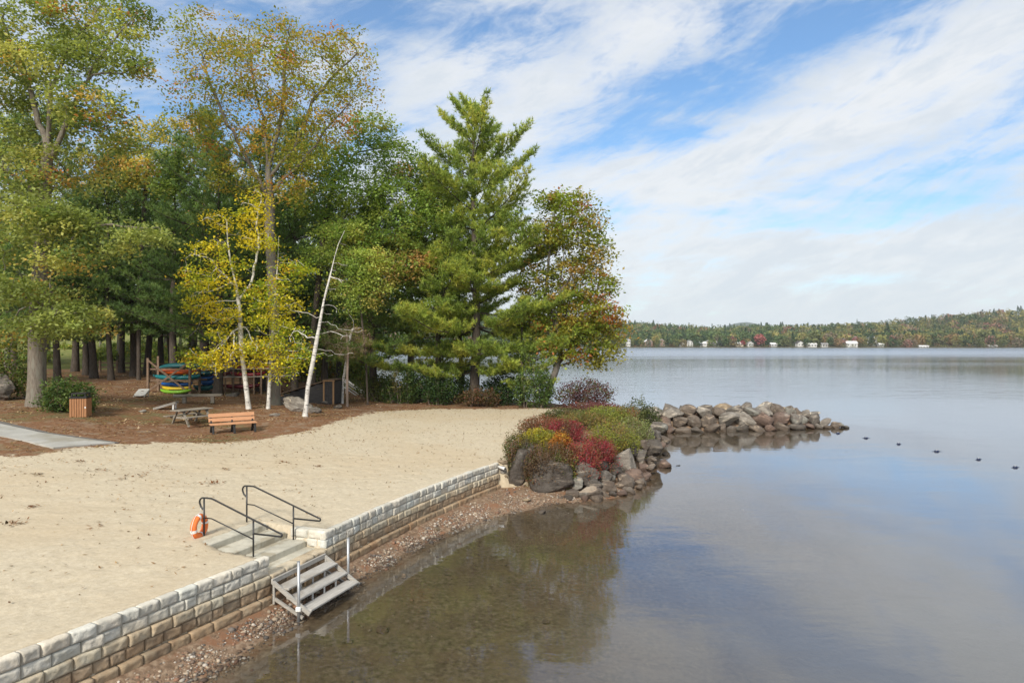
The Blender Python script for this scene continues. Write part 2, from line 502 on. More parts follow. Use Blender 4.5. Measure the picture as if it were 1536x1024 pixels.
def block_run(mb, poly, z0, h, off, depth, rng, wmin=.26, wmax=.52, jit=.03):
    poly = [np.array(p, float) for p in poly]
    cum = np.r_[0, np.cumsum([np.linalg.norm(poly[i + 1] - poly[i]) for i in range(len(poly) - 1)])]
    s = 0.0; gap = .014
    NU, NV = 12, 7
    while s < cum[-1] - .02:
        w = rng.uniform(wmin, wmax)
        if cum[-1] - s - w < wmin * .7: w = cum[-1] - s
        p0, d0 = poly_at(poly, cum, s + gap / 2); p1, d1 = poly_at(poly, cum, s + w - gap / 2)
        dirv = (p1 - p0); ln = np.linalg.norm(dirv); dirv = dirv / ln
        nrm = np.array((dirv[1], -dirv[0]))
        so = rng.uniform(0, 100); tilt = rng.normal(0, .012); push = rng.normal(0, .008)
        br = float(np.clip(rng.normal(1, .07), .82, 1.15)); hue = rng.normal(0, .025)
        colr = (br * (1 + hue), br, br * (1 - hue))
        vs = []; hh = h - .016 + rng.normal(0, .002)
        for j in range(NV + 3):                   # rows: front bottom..front top, then top edge back
            for i in range(NU + 1):
                a = i / NU
                if j <= NV:
                    bb = j / NV
                    ed = min(a * ln, (1 - a) * ln, bb * hh, (1 - bb) * hh)
                    q = min(ed / .022, 1.0); bulge = -.022 * (1 - q) ** 2
                    rough = (mnoise.noise((a * ln * 8 + so, bb * hh * 9, so)) * .019 + mnoise.noise((a * ln * 24 + so, bb * hh * 26, so)) * .014) * (0.25 + .75 * q)
                    o = bulge + rough + push + tilt * (a - .5) * 2; zz = z0 + bb * hh
                    xy = p0 + dirv * ln * (a * .985 + .0075) + nrm * (off + o)
                else:
                    k = (j - NV) / 2
                    zz = z0 + hh + .006 * (1 if j == NV + 1 else .3) + mnoise.noise((a * 5 + so, j, so)) * .004
                    xy = p0 + dirv * ln * (a * .985 + .0075) + nrm * (off - .04 - (depth - .04) * (.35 if j == NV + 1 else 1.0))
                vs.append((xy[0], xy[1], zz))
        fs = []
        R = NU + 1
        for j in range(NV + 2):
            for i in range(NU): fs.append((j * R + i, j * R + i + 1, (j + 1) * R + i + 1, (j + 1) * R + i))
        # closed ends, back and underside
        nb = len(vs)
        for i in (0, NU):
            bx = vs[(NV + 2) * R + i]; vs.append((bx[0], bx[1], z0))
        left = [j * R for j in range(NV + 3)] + [nb]; right = [j * R + NU for j in range(NV + 3)] + [nb + 1]
        fs.append(tuple(left)); fs.append(tuple(right[::-1]))
        fs.append((nb, (NV + 2) * R, (NV + 2) * R + NU, nb + 1)[::-1]); fs.append((0, nb, nb + 1, NU)[::-1])
        mb.add(vs, fs, colr)
        s += w
def retaining_wall(poly, label, ret=None, seed=1):
    rng = np.random.default_rng(seed)
    w = thing('retaining_wall', label, 'wall', (0, 0, 0), group='block retaining walls along the beach')
    zt = 1.25; h = .2
    up = MB()
    for k in range(2):
        zz = zt - h * (k + 1)
        pl = list(poly)
        block_run(up, pl, zz, h, 0.0, .15, rng)
        if ret is not None: block_run(up, [np.array(ret[0]), np.array(ret[1])], zz, h, 0.0, .25, rng)
    up.build('pale_courses', M['pale_block'], w, True)
    mb = MB(); block_run(mb, poly, .65, h, .035, .25, rng); mb.build('tan_course', M['tan_block'], w, True)
    mb = MB(); block_run(mb, poly, .45, h, .028, .25, rng); mb.build('brown_course', M['brown_block'], w, True)
    mb = MB(); block_run(mb, poly, .24, .2, .11, .35, rng, .4, .7); mb.build('footing', M['footing_block'], w, True)
    return w
def st(u, n, z): q = SO + SU * u + SN * n; return (q[0], q[1], z)
cornerB = st(1.955, 0, 0)[:2]
retaining_wall([(-9.8, 4.35), (-7.31, 9.75), (-6.2, 12.18), (-5.145, 14.51)], 'pale block retaining wall running from the beach stairs towards the camera', seed=3)
retaining_wall([cornerB] + WALL_B[1:], 'pale block retaining wall between the beach stairs and the planted boulders', ret=(st(1.955, -1.0, 0)[:2], st(1.955, -.02, 0)[:2]), seed=5)
# lower courses that carry on beneath the stair opening
rng = np.random.default_rng(9)
w = thing('stair_landing', 'low tan block landing wall below the concrete beach stairs', 'landing', st(0, 0, 0)); w.location = (0, 0, 0)
mb = MB(); block_run(mb, [st(.01, 0, 0)[:2], st(1.945, 0, 0)[:2]], .65, .2, .035, .34, rng); mb.build('tan_course', M['tan_block'], w, True)
mb = MB(); block_run(mb, [st(.01, 0, 0)[:2], st(1.945, 0, 0)[:2]], .45, .2, .028, .34, rng); mb.build('brown_course', M['brown_block'], w, True)
mb = MB(); block_run(mb, [st(.01, 0, 0)[:2], st(1.945, 0, 0)[:2]], .24, .2, .11, .35, rng, .4, .7); mb.build('footing', M['footing_block'], w, True)

# ---- concrete stairs -------------------------------------------------------
M['concrete'] = mat_mottled('worn_concrete', (.42, .395, .32), (.56, .53, .44), 5, .9, .2, .5, .008, c3=(.36, .32, .24))
w = thing('concrete_stairs', 'four broad concrete steps half buried in sand between the block walls', 'stairs', (0, 0, 0))
RS = Matrix(((SN[0], SU[0], 0), (SN[1], SU[1], 0), (0, 0, 1)))
for (n0, n1, zt) in ((-2.32, -1.68, 1.30), (-1.75, -1.1, 1.15), (-1.17, -.52, 1.0), (-.6, -.24, .846)):
    mb = MB(); mb.box(st((.02 + 1.93) / 2, (n0 + n1) / 2, zt - .15), (n1 - n0, 1.9, .30), R=RS, bev=.018)
    mb.build('step', M['concrete'], w)

# ---- wooden lake steps ---------------------------------------------------------
def mat_plank(name, c1, c2, ang):
    m, nt, out = new_mat(name)
    v = coord(nt, 'Object', rot=(0, 0, -ang))
    mp = N(nt, 'ShaderNodeMapping'); mp.inputs['Scale'].default_value = (1.2, 14, 14); L(nt, v, mp.inputs['Vector'])
    f = noise(nt, mp.outputs[0], 3.0, 6, .65); f2 = noise(nt, v, 2.2, 4)
    col = mixc(nt, mth(nt, 'MULTIPLY', sstep(nt, f2, .52, .66), .5), ramp(nt, f, [(.3, c1), (.7, c2)]), (.27, .235, .19))
    principled(nt, out, col, .85, .2, bump(nt, f, .5, .006))
    return m
UA = math.atan2(SU[1], SU[0])
M['grey_wood'] = mat_plank('weathered_wood', (.25, .235, .21), (.44, .42, .385), UA - math.pi / 2)
M['grey_wood_y'] = mat_plank('weathered_wood_long', (.31, .295, .27), (.50, .48, .445), UA)
M['steel'] = mat_mottled('galvanised_steel', (.36, .37, .38), (.52, .53, .54), 8, .45, .5, .1, .002, metal=.7)
w = thing('lake_steps', 'weathered grey wooden steps leading down from the wall to the water', 'steps', (0, 0, 0))
for u in (-.05, 1.78):
    mb = MB()
    mb.bar(st(u, .12, .72), st(u, 1.05, .17), .045, .085)
    mb.bar(st(u, .16, .38), st(u, .88, .07), .043, .06)
    mb.bar(st(u, .15, .74), st(u, .15, .27), .041, .07)
    mb.build('stringer', M['grey_wood'], w)
mb = MB(); mb.bar(st(-.08, .115, .74), st(1.81, .115, .74), .05, .10, .006); mb.build('top_beam', M['grey_wood'], w)
for k, (n, z) in enumerate(((.33, .60), (.60, .41), (.90, .23))):
    mb = MB()
    mb.bar(st(-.02, n, z), st(1.75, n, z), .33, .045, .008)
    mb.build('tread', M['grey_wood_y'], w)
    for u in (.45, .87, 1.3):
        if k: mb = MB(); mb.bar(st(u, n - .15, z), st(u, n - .15, z + .17), .03, .03); mb.build('tread_strut', M['steel'], w)
white = mat_mottled('chalky_white', (.62, .62, .6), (.78, .78, .76), 8, .6, .3, .1, .002)
M['white'] = white
for (u, n, lab, zb, zt) in ((-.09, .80, 'galvanised pole with white clamp at the near side of the wooden steps', -.25, 1.24),
                        (1.84, .72, 'galvanised pole without clamp at the far side of the wooden steps', -.1, 1.2)):
    t = thing('steel_pole', lab, 'pole', st(u, n, 0), group='poles beside the lake steps')
    mb = MB(); mb.tube([(0, 0, zb), (0, 0, zt)], .03, 10); mb.build('pole_tube', M['steel'], t, True)
    mb = MB(); mb.tube([(0, 0, zt), (0, 0, zt + .012)], .033, 10); mb.build('cap', M['steel'], t)
    if u < 0:
        mb = MB(); mb.box((0, 0, .26), (.11, .10, .1), bev=.015); mb.box((.05, .03, .26), (.1, .05, .06), bev=.01); mb.build('clamp', white, t)

# ---- hand rails -----------------------------------------------------------------
M['black_metal'] = mat_mottled('black_rail_paint', (.012, .012, .013), (.025, .024, .023), 9, .4, .5, .1, .002)
def arc(c, r, a0, a1, n=8): return [(c[0] + r * math.cos(a0 + (a1 - a0) * k / n), c[1] + r * math.sin(a0 + (a1 - a0) * k / n)) for k in range(n + 1)]
def handrail(u, lab):
    t = thing('handrail', lab, 'handrail', (0, 0, 0), group='black handrails on the beach stairs')
    f = lambda pts: [st(u, n, z) for n, z in pts]
    mb = MB(); mb.tube(f([(-2.24, 1.0), (-2.24, 2.2)]), .021, 8); mb.build('post', M['black_metal'], t, True)
    mb = MB(); mb.tube(f([(-.84, .8), (-.84, 1.83)]), .021, 8); mb.build('post', M['black_metal'], t, True)
    loop = [(-2.24, 1.93), (-2.27, 1.94), (-2.33, 1.99)] + arc((-2.27, 2.1), .10, math.radians(200), math.radians(95), 7)
    top = [(-2.2, 2.205), (-2.03, 2.205), (-1.97, 2.19)]
    end = [(-.12, 1.592)] + arc((-.1, 1.555), .035, math.radians(70), math.radians(-90), 6) + [(-.84, 1.515)]
    mb = MB(); mb.tube(f(loop + top + end), .021, 8); mb.build('top_rail', M['black_metal'], t, True)
    mb = MB(); mb.tube(f([(-2.24, 1.745), (-2.02, 1.745), (-1.95, 1.725), (-.84, 1.39)]), .015, 8); mb.build('mid_rail', M['black_metal'], t, True)
handrail(.47, 'black metal handrail with the orange life ring hung on it')
handrail(1.86, 'black metal handrail beside the wall corner, without a life ring')

# life ring
M['orange'] = mat_mottled('orange_float', (.72, .16, .035), (.85, .22, .05), 6, .5, .4, .1, .003)
c = st(.40, -2.31, 1.56)
t = thing('life_ring', 'orange life ring with white bands hanging on the black handrail', 'life ring', c, math.radians(62))
t.rotation_euler = (0, math.radians(6), math.radians(81))
def torus_part(a0, a1, R0, r, n=28, m=12):
    pts = [(0, 0, 0)]; mb = MB(); vs = []; fs = []
    full = abs(a1 - a0) > 6.28
    for i in range(n + (0 if full else 1)):
        a = a0 + (a1 - a0) * i / n
        for k in range(m):
            b = 2 * math.pi * k / m; rr = R0 + r * math.cos(b)
            vs.append((rr * math.cos(a), r * 1.05 * math.sin(b), rr * math.sin(a)))
    cnt = n if full else n
    for i in range(cnt):
        for k in range(m):
            j = (i + 1) % n if full else i + 1
            fs.append((i * m + k, i * m + (k + 1) % m, j * m + (k + 1) % m, j * m + k))
    mb.add(vs, fs); return mb
torus_part(0, 2 * math.pi, .215, .07, 36, 14).build('ring', M['orange'], t, True)
for a in (.35, 1.92, 3.5, 5.06): torus_part(a - .13, a + .13, .215, .0735, 5, 14).build('white_band', white, t, True)
mb = MB()
for k in range(4):
    a0 = .35 + k * math.pi / 2; pts = []
    for i in range(9):
        a = a0 + math.pi / 2 * i / 8; s = math.sin(math.pi * i / 8); pts.append(((.29 + .03 * s) * math.cos(a), -.02 * s, (.29 + .03 * s) * math.sin(a)))
    mb.tube(pts, .006, 5)
mb.tube([(0.02, 0, .28), (.03, .02, .42), (.05, .02, .5)], .006, 5)
mb.build('grab_rope', white, t, True)
# ================================================================== ROCKS
import bmesh
_ico = {}
def ico(sub):
    if sub not in _ico:
        bm = bmesh.new(); bmesh.ops.create_icosphere(bm, subdivisions=sub, radius=1)
        bm.verts.ensure_lookup_table()
        _ico[sub] = (np.array([v.co[:] for v in bm.verts]), np.array([[v.index for v in f.verts] for f in bm.faces])); bm.free()
    return _ico[sub]

def rock_verts(sub, size, rng, cuts=9, rough=.06):
    v, f = ico(sub); v = v.copy()
    # superellipsoid-ish blockiness then facets
    v = np.sign(v) * np.abs(v) ** .9
    for _ in range(cuts + 5):
        n = rng.normal(size=3); n /= np.linalg.norm(n); d = rng.uniform(.52, .9)
        k = v @ n - d
        v = np.where(k[:, None] > 0, v - n * (k * 1.0)[:, None], v)
    so = rng.uniform(0, 50)
    nn = np.array([mnoise.noise((p[0] * 1.3 + so, p[1] * 1.3, p[2] * 1.3)) * .10 + mnoise.noise((p[0] * 4 + so, p[1] * 4, p[2] * 4)) * rough
                   + (mnoise.noise((p[0] * 10 + so, p[1] * 10, p[2] * 10)) * rough * .6 if sub > 3 else 0) for p in v])
    nn = nn - np.array([max(0, .16 - abs(mnoise.noise((p[0] * 2.1 + so + 9, p[1] * 2.1 + 4, p[2] * 2.1)))) for p in v]) * .55      # clefts
    v = v * (1 + nn)[:, None]
    return v * np.asarray(size), f

def mat_rock(name):
    m, nt, out = new_mat(name)
    v = coord(nt, 'Object')
    oi = N(nt, 'ShaderNodeObjectInfo')
    ofs = mth(nt, 'MULTIPLY', oi.outputs['Random'], 60)
    ad = N(nt, 'ShaderNodeVectorMath', operation='ADD'); L(nt, v, ad.inputs[0]); L(nt, ofs, ad.inputs[1]); v = ad.outputs[0]
    a = noise(nt, v, 1.6, 6, .65, .5); b = noise(nt, v, 9, 6, .7); c = noise(nt, v, 30, 4, .7); d = noise(nt, v, .9, 3)
    base = oi.outputs['Color']
    col = mixc(nt, ramp(nt, a, [(.32, 1.0), (.62, 0.0)]), base, mixc(nt, 1.0, base, (.5, .46, .44), 'MULTIPLY'))
    col = mixc(nt, mth(nt, 'MULTIPLY', sstep(nt, b, .56, .72), .5), col, mixc(nt, 1.0, base, (1.55, 1.5, 1.4), 'MULTIPLY'))
    col = mixc(nt, mth(nt, 'MULTIPLY', sstep(nt, d, .58, .68), .45), col, (.36, .37, .33))        # lichen
    col = mixc(nt, mth(nt, 'MULTIPLY', sstep(nt, b, .45, .3), .55), col, mixc(nt, 1.0, base, (.35, .32, .3), 'MULTIPLY'))
    mp = N(nt, 'ShaderNodeMapping'); mp.inputs['Scale'].default_value = (.5, .5, 2.6); mp.inputs['Rotation'].default_value = (.3, .25, 0); L(nt, v, mp.inputs['Vector'])
    vein = noise(nt, mp.outputs[0], 2.2, 6, .7, .8)
    col = mixc(nt, mth(nt, 'MULTIPLY', sstep(nt, vein, .54, .64), .75), col, mixc(nt, 1.0, base, (2.3, 2.2, 2.0), 'MULTIPLY'))
    col = mixc(nt, mth(nt, 'MULTIPLY', sstep(nt, vein, .46, .37), .75), col, mixc(nt, 1.0, base, (.4, .37, .35), 'MULTIPLY'))
    g_ = N(nt, 'ShaderNodeNewGeometry'); sz = N(nt, 'ShaderNodeSeparateXYZ'); L(nt, g_.outputs['Position'], sz.inputs[0])
    wet = sstep(nt, mth(nt, 'ADD', sz.outputs[2], mth(nt, 'MULTIPLY', b, .2)), .34, .16)      # tide mark
    col = mixc(nt, mth(nt, 'MULTIPLY', wet, .65), col, mixc(nt, 1.0, base, (.42, .36, .30), 'MULTIPLY'))
    hgt = mth(nt, 'ADD', mth(nt, 'MULTIPLY', b, .8), mth(nt, 'MULTIPLY', c, .35))
    principled(nt, out, col, .8, .3, bump(nt, hgt, 1.0, .09))
    return m
M['rock'] = mat_rock('boulder_stone')
TONES = {'dark grey': (.115, .10, .086), 'grey': (.19, .17, .148), 'pale grey': (.29, .265, .23), 'brown': (.18, .148, .12), 'reddish brown': (.185, .133, .108),
         'tan': (.34, .27, .185), 'blackish': (.07, .062, .056)}

def boulder(label, loc, size, tone, rng, rot=None, sub=4, group=None, cuts=9, name='boulder', rough=.05):
    v, f = rock_verts(sub, size, rng, cuts, rough)
    o = np_obj(name, v, f, M['rock'], smooth=True)
    o.location = tuple(float(k) for k in loc)
    o.rotation_euler = rot if rot is not None else (rng.normal(0, .15), rng.normal(0, .15), rng.uniform(0, 6.28))
    o.color = (*TONES[tone], 1)
    tag(o, label, 'boulder', group)
    return o

ORD = 'first second third fourth fifth sixth seventh eighth ninth tenth eleventh twelfth thirteenth fourteenth fifteenth sixteenth seventeenth eighteenth nineteenth twentieth'.split()
ORD += ['twenty-' + o for o in ORD[:9]]
rr = np.random.default_rng(21)
def PB(x0, y0, x1, y1, Y, tone, label, dy=.8, rot=None, cuts=9, group='boulders edging the planted bed', sub=4, grow=1.0):
    """boulder filling a patch of the view at depth Y"""
    c = P((x0 + x1) / 2, (y0 + y1) / 2, Y); sx = (x1 - x0) / 2 * Y / F * grow; sz = (y1 - y0) / 2 * Y / F * grow
    return boulder(label, c, (sx * 1.12, max(sx, sz) * dy, sz * 1.12), tone, rr, rot or (rr.normal(0, .12), rr.normal(0, .12), rr.normal(0, .3)), sub, group, cuts)

# planted point: big boulders first
PB(760, 664, 802, 742, 26.4, 'dark grey', 'tall upright dark boulder beside the end of the block wall', .75)
PB(797, 690, 858, 750, 25.75, 'dark grey', 'broadest dark boulder below the brown shrub, resting on the gravel', .85)
PB(848, 688, 898, 738, 26.5, 'grey', 'grey boulder with white streak below the red shrub', .9)
PB(846, 734, 868, 750, 25.2, 'brown', 'small brown stone at the foot of the broadest dark boulder', 1)
PB(864, 729, 902, 753, 25.3, 'brown', 'wedge shaped brown boulder at the water edge below the red shrub', 1)
PB(880, 718, 904, 738, 25.9, 'dark grey', 'dark stone behind the wedge shaped brown boulder', 1)
PB(896, 704, 920, 723, 26.9, 'grey', 'rounded grey boulder below the crimson shrub', 1)
PB(900, 722, 928, 742, 26.1, 'brown', 'flat brown boulder at the water right of the wedge shaped one', 1)
PB(890, 690, 912, 706, 27.5, 'blackish', 'blackish boulder tucked beneath the crimson shrub', 1)
PB(922, 716, 950, 738, 26.8, 'brown', 'squat brown boulder at the water edge with pale dry top', 1)
PB(908, 695, 934, 716, 28.0, 'dark grey', 'dark wedge boulder above the rounded grey boulder', 1)
PB(922, 668, 954, 716, 28.6, 'pale grey', 'tall pale streaked boulder leaning towards the lake', .7)
PB(936, 700, 962, 730, 27.9, 'reddish brown', 'reddish boulder sloping into the lake at the point', 1)
PB(948, 714, 972, 738, 27.6, 'brown', 'low brown boulder furthest out on the point', 1)
PB(928, 662, 960, 690, 30.2, 'blackish', 'blackish boulder under the yellow green shrub', 1)
PB(950, 672, 972, 696, 30.0, 'grey', 'grey boulder above the water beside the pale leaning one', 1)
PB(962, 655, 990, 686, 32.0, 'dark grey', 'long dark boulder sloping to the water below the silvery shrub', 1.2)
PB(955, 694, 976, 710, 29.6, 'reddish brown', 'reddish flat stone in the gap behind the point', 1)
PB(966, 684, 985, 699, 30.8, 'brown', 'brown stone at the water below the long dark boulder', 1)
PB(985, 690, 1006, 704, 31.6, 'reddish brown', 'lone reddish rock standing in the shallow water off the point', 1.1)
PB(977, 694, 986, 702, 31.3, 'brown', 'small brown rock beside the lone reddish rock in the water', 1)
PB(993, 678, 1002, 684, 35.0, 'dark grey', 'tiny dark rock breaking the surface nearest the cove', 1)
PB(1009, 697, 1021, 701, 32.0, 'blackish', 'thin dark rock just breaking the surface off the point', 1)
PB(974, 708, 984, 711, 30.2, 'blackish', 'flat wet stone awash beside the point boulders', 1)
PB(870, 672, 892, 700, 28.2, 'dark grey', 'dark boulder half hidden behind the red shrub foot', 1)
PB(902, 676, 926, 700, 29.0, 'blackish', 'blackish boulder filling the hollow under the crimson shrub edge', 1)
PB(972, 640, 992, 662, 36.5, 'grey', 'grey boulder where the planted bed meets the cove', 1.2)
PB(978, 630, 1000, 650, 40.0, 'grey', 'rounded grey boulder at the landward end of the jetty', 1.2)
PB(984, 654, 1004, 666, 37.3, 'brown', 'low brown stone at the cove water line', 1.2)
PB(966, 646, 984, 668, 34.5, 'blackish', 'blackish boulder at the inner edge of the cove', 1.2)
# rubble filling the foot of the point, from the wall end round to the cove
rub = [(28, 751, 25.1), (840, 752, 25.1), (853, 754, 25.0), (876, 756, 24.9), (893, 752, 25.0), (906, 744, 25.5), (918, 742, 25.6), (932, 741, 25.8), (944, 739, 26.2), (958, 737, 26.8), (966, 727, 27.6), (968, 716, 28.4), (976, 702, 29.4), (980, 690, 30.6), (986, 676, 32.6), (990, 668, 34.4), (986, 660, 36.4)][1:]
rb = np.random.default_rng(44)
for i, (px, py, Yr) in enumerate(rub):
    q = P(px, py, Yr); s = rb.uniform(.16, .30); tn = ['brown', 'dark grey', 'reddish brown', 'brown'][i % 4]
    boulder(f'small {tn} stone at the point water line, {ORD[i]} from the wall end', (q[0], q[1], max(q[2], .02) + .03), (s * 1.2, s, s * .75), tn, rb, sub=3, group='small stones at the water line of the point')
fillr = [(806, 690, 26.9), (846, 700, 26.9), (862, 725, 25.9), (884, 706, 27.0), (912, 716, 27.2), (934, 694, 29.2), (944, 668, 31.0), (968, 668, 31.8), (950, 652, 33.4), (978, 652, 35.4), (876, 722, 26.0), (906, 734, 26.1), (938, 722, 27.2)]
for i, (px, py, Yr) in enumerate(sorted(fillr)):
    q = P(px, py, Yr); s = rb.uniform(.26, .42); tn = ['dark grey', 'blackish', 'brown'][i % 3]
    boulder(f'{tn} stone wedged between point boulders, {ORD[i]} from the wall end', (q[0], q[1], q[2]), (s * 1.15, s, s * .85), tn, rb, sub=3, group='stones wedged between the point boulders')
# stones closing the wall end
for (x0, y0, x1, y1, tn, lb) in ((746, 688, 762, 697, 'tan', 'tan stone on top of the little pile at the wall end'), (747, 697, 760, 711, 'pale grey', 'pale round stone behind the white drain pipe'),
                         (749, 709, 762, 721, 'tan', 'tan stone below the white drain pipe'), (752, 719, 763, 727, 'brown', 'lowest but one stone of the pile at the wall end'),
                         (754, 726, 764, 735, 'grey', 'lowest grey stone of the pile at the wall end')):
    PB(x0, y0, x1, y1, 25.95, tn, lb, 1, group='stones piled at the wall end', sub=3)
t = thing('drain_pipe', 'short white drain pipe poking out at the end of the wall', 'pipe', P(755, 702, 25.55))
mb = MB(); mb.tube([(-.18, .2, .02), (.0, 0, 0), (.06, -.07, -.005)], .055, 14); mb.build('pipe_tube', white, t, True)
mb = MB(); mb.tube([(.061, -.071, -.005), (.063, -.073, -.005)], .045, 14); mb.build('pipe_mouth', M['black_metal'], t)

# ---- jetty ------------------------------------------------------------------
def jetty_row(rowname, x0, x1, yfun, zfun, hfun, wlo, whi, dyk, seed, tones):
    r = np.random.default_rng(seed); x = x0; items = []
    while x < x1:
        w = r.uniform(wlo, whi) * (1.0 if x < x1 - 3 else .75)
        items.append((x + w / 2, w)); x += w * .88
    n = len(items)
    for i, (cx, w) in enumerate(items):
        tone = tones[int(r.integers(len(tones)))]
        h = hfun(cx) * r.uniform(.75, 1.2)
        boulder(f'{tone} boulder in the {rowname} of the stone jetty, {ORD[n - 1 - i]} from its tip', (cx, yfun(cx) + r.normal(0, .12), zfun(cx) + r.normal(0, .05)),
                (w * .58, w * dyk * r.uniform(.5, .7), h * .6), tone, r, (r.normal(0, .22), r.normal(0, .28), r.normal(0, .35)), 3, 'boulders of the stone jetty', 10, rough=.06)
fy = lambda x: 43.3 + (x - 9) * .19
tp = lambda x: 1.0 if x < 18.5 else max(.45, 1 - (x - 18.5) * .16)
jetty_row('water line row', 8.6, 22.2, lambda x: fy(x) - .05, lambda x: .12, lambda x: .62 * tp(x), .7, 1.35, .8, 31, ['brown', 'reddish brown', 'grey', 'dark grey', 'brown'])
jetty_row('middle row', 8.4, 21.4, lambda x: fy(x) + .55, lambda x: .62 * tp(x), lambda x: .95 * tp(x), .8, 1.55, .85, 32, ['grey', 'brown', 'pale grey', 'grey', 'reddish brown'])
jetty_row('top row', 7.6, 20.4, lambda x: fy(x) + 1.25, lambda x: 1.08 * tp(x), lambda x: .8 * tp(x), .85, 1.6, .9, 33, ['pale grey', 'grey', 'tan', 'brown'])
jetty_row('back row', 7.6, 20.6, lambda x: fy(x) + 2.2, lambda x: 1.0 * tp(x), lambda x: 1.0 * tp(x), 1.0, 1.8, .9, 34, ['pale grey', 'grey', 'grey', 'tan'])
boulder('small dark rock awash just beyond the jetty tip', P(1269, 641, 45.8), (.22, .2, .16), 'blackish', rr, sub=3, group='boulders of the stone jetty')
boulder('low dark boulder ending the jetty at its tip', P(1255, 637, 46.0), (.5, .5, .3), 'brown', rr, sub=3, group='boulders of the stone jetty')
# inland boulders
g = G(8, 600); boulder('big rounded grey boulder at the left picture edge beside the oak', (g[0] - .3, g[1], g[2] + .55), (.9, .8, 1.0), 'grey', rr, (.1, 0, .4), group='boulders on the forest floor')
g = G(445, 618); boulder('lichen covered pale boulder at the foot of the leaning birch', (g[0] - .2, g[1] + .6, g[2] + .3), (.95, .6, .52), 'pale grey', rr, (.1, .25, .1), group='boulders on the forest floor')
g = G(468, 620); boulder('low grey boulder just right of the leaning birch base', (g[0], g[1] + .5, g[2] + .12), (.5, .4, .25), 'grey', rr, group='boulders on the forest floor')
for (px, py, s, lb) in ((490, 606, .45, 'flat mossy stone before the shed'), (508, 612, .5, 'flat grey stone right of the shed corner'), (420, 606, .4, 'flat stone between the birches and the shed'),
                        (268, 590, .3, 'small stone under the end of the yellow kayak'), (279, 590, .28, 'small stone by the right rack post'), (350, 594, .6, 'low ledge stone behind the yellow birches'),
                        (412, 624, .3, 'bright pale stone on the needles before the birches'), (214, 618, .22, 'small pale stone left of the picnic table')):
    g = G(px, py); boulder(lb, (g[0], g[1], g[2] + .06), (s, s * .7, s * .35), 'pale grey' if 'pale' in lb else 'grey', rr, sub=3, group='stones on the forest floor')

# ---- pebbles along the water ---------------------------------------------------
def pebbles():
    r = np.random.default_rng(5); v0, f0 = ico(1); V = []; Fc = []; C = []
    n = 0; k = 0
    cand = []
    while len(cand) < 12000:
        s = r.uniform(0, 1); Yc = r.uniform(6, 26.5); xw = np.interp(Yc, [4, 9.75, 12.2, 14.5, 16.3, 18.8, 20.9, 23.9, 25.7, 27], [-10, -7.31, -6.2, -5.14, -4.48, -3.63, -2.8, -1.45, -.5, 0])
        xs = np.interp(Yc, [2, 9.4, 12.3, 14.6, 16.7, 19.3, 21.4, 23, 24.4, 24.75, 25.4, 27], [-9.7, -6.3, -5.15, -4.5, -3.75, -2.8, -1.5, -.18, 1.4, 2.6, 3.8, 5])
        x = xw + .2 + (xs - xw + .1) * r.beta(1.6, 1.3)
        if mnoise.noise((x * 1.2, Yc * 1.2, 3)) < -.12 and r.random() < .85: continue
        if x > xs + .35: continue
        cand.append((x, Yc))
    for _ in range(420):                       # a scatter on the lake bed
        Yc = r.uniform(9, 25); xs = np.interp(Yc, [2, 9.4, 14.6, 19.3, 23, 25.4], [-9.7, -6.3, -4.5, -2.8, -.18, 3.8]); cand.append((xs + r.exponential(1.6), Yc))
    c = np.array(cand); z = ground_z(c[:, 0], c[:, 1])
    pal = np.array([(.30, .235, .17), (.22, .16, .11), (.38, .31, .235), (.17, .12, .09), (.25, .14, .09), (.46, .41, .35), (.14, .12, .105), (.20, .13, .085)])
    for (x, y), zz in zip(cand, z):
        s = min(float(r.lognormal(-4.0, .5)), .095)
        vv = v0 * (s * r.uniform(.8, 1.3), s * r.uniform(.7, 1.1), s * r.uniform(.45, .8)); a = r.uniform(0, 6.28)
        ca, sa = math.cos(a), math.sin(a)
        vv = np.c_[vv[:, 0] * ca - vv[:, 1] * sa + x, vv[:, 0] * sa + vv[:, 1] * ca + y, vv[:, 2] + zz + s * .2]
        V.append(vv); Fc.append(f0 + n); n += len(vv); C.append(np.tile(pal[r.integers(len(pal))] * r.uniform(.7, 1.15) * (.5 if zz < .03 else 1), (len(vv), 1)))
    m, nt, out = new_mat('pebble'); principled(nt, out, attr(nt, 'Col'), .7, .3)
    o = np_obj('shore_pebbles', np.concatenate(V), np.concatenate(Fc), m, cols=np.concatenate(C), smooth=True)
    tag(o, 'mixed brown and pale pebbles strewn between the wall and the water', 'pebbles', kind='stuff')
pebbles()
for (px, py, s, tn, lb) in ((655, 795, .13, 'tan', 'largest tan stone on the pebble strip below the wall'), (573, 947, .12, 'reddish brown', 'reddish stone lying on the lake bed near the wooden steps'),
                        (606, 866, .09, 'tan', 'pale stone at the water line right of the wooden steps'), (820, 935, .09, 'brown', 'lone brown stone on the lake bed in the middle of the shallows'),
                        (521, 965, .1, 'brown', 'brown stone on the lake bed left of the reddish one'), (812, 771, .16, 'grey', 'grey stone just under the water before the broadest boulder'),
                        (740, 790, .06, 'pale grey', 'small white stone at the end of the pebble strip'), (790, 752, .14, 'tan', 'round tan stone on the gravel between wall end and boulders')):
    g = G(px, py); boulder(lb, (g[0], g[1], g[2] + s * .3), (s * 1.2, s, s * .7), tn, rr, sub=3, group='loose stones by the water')

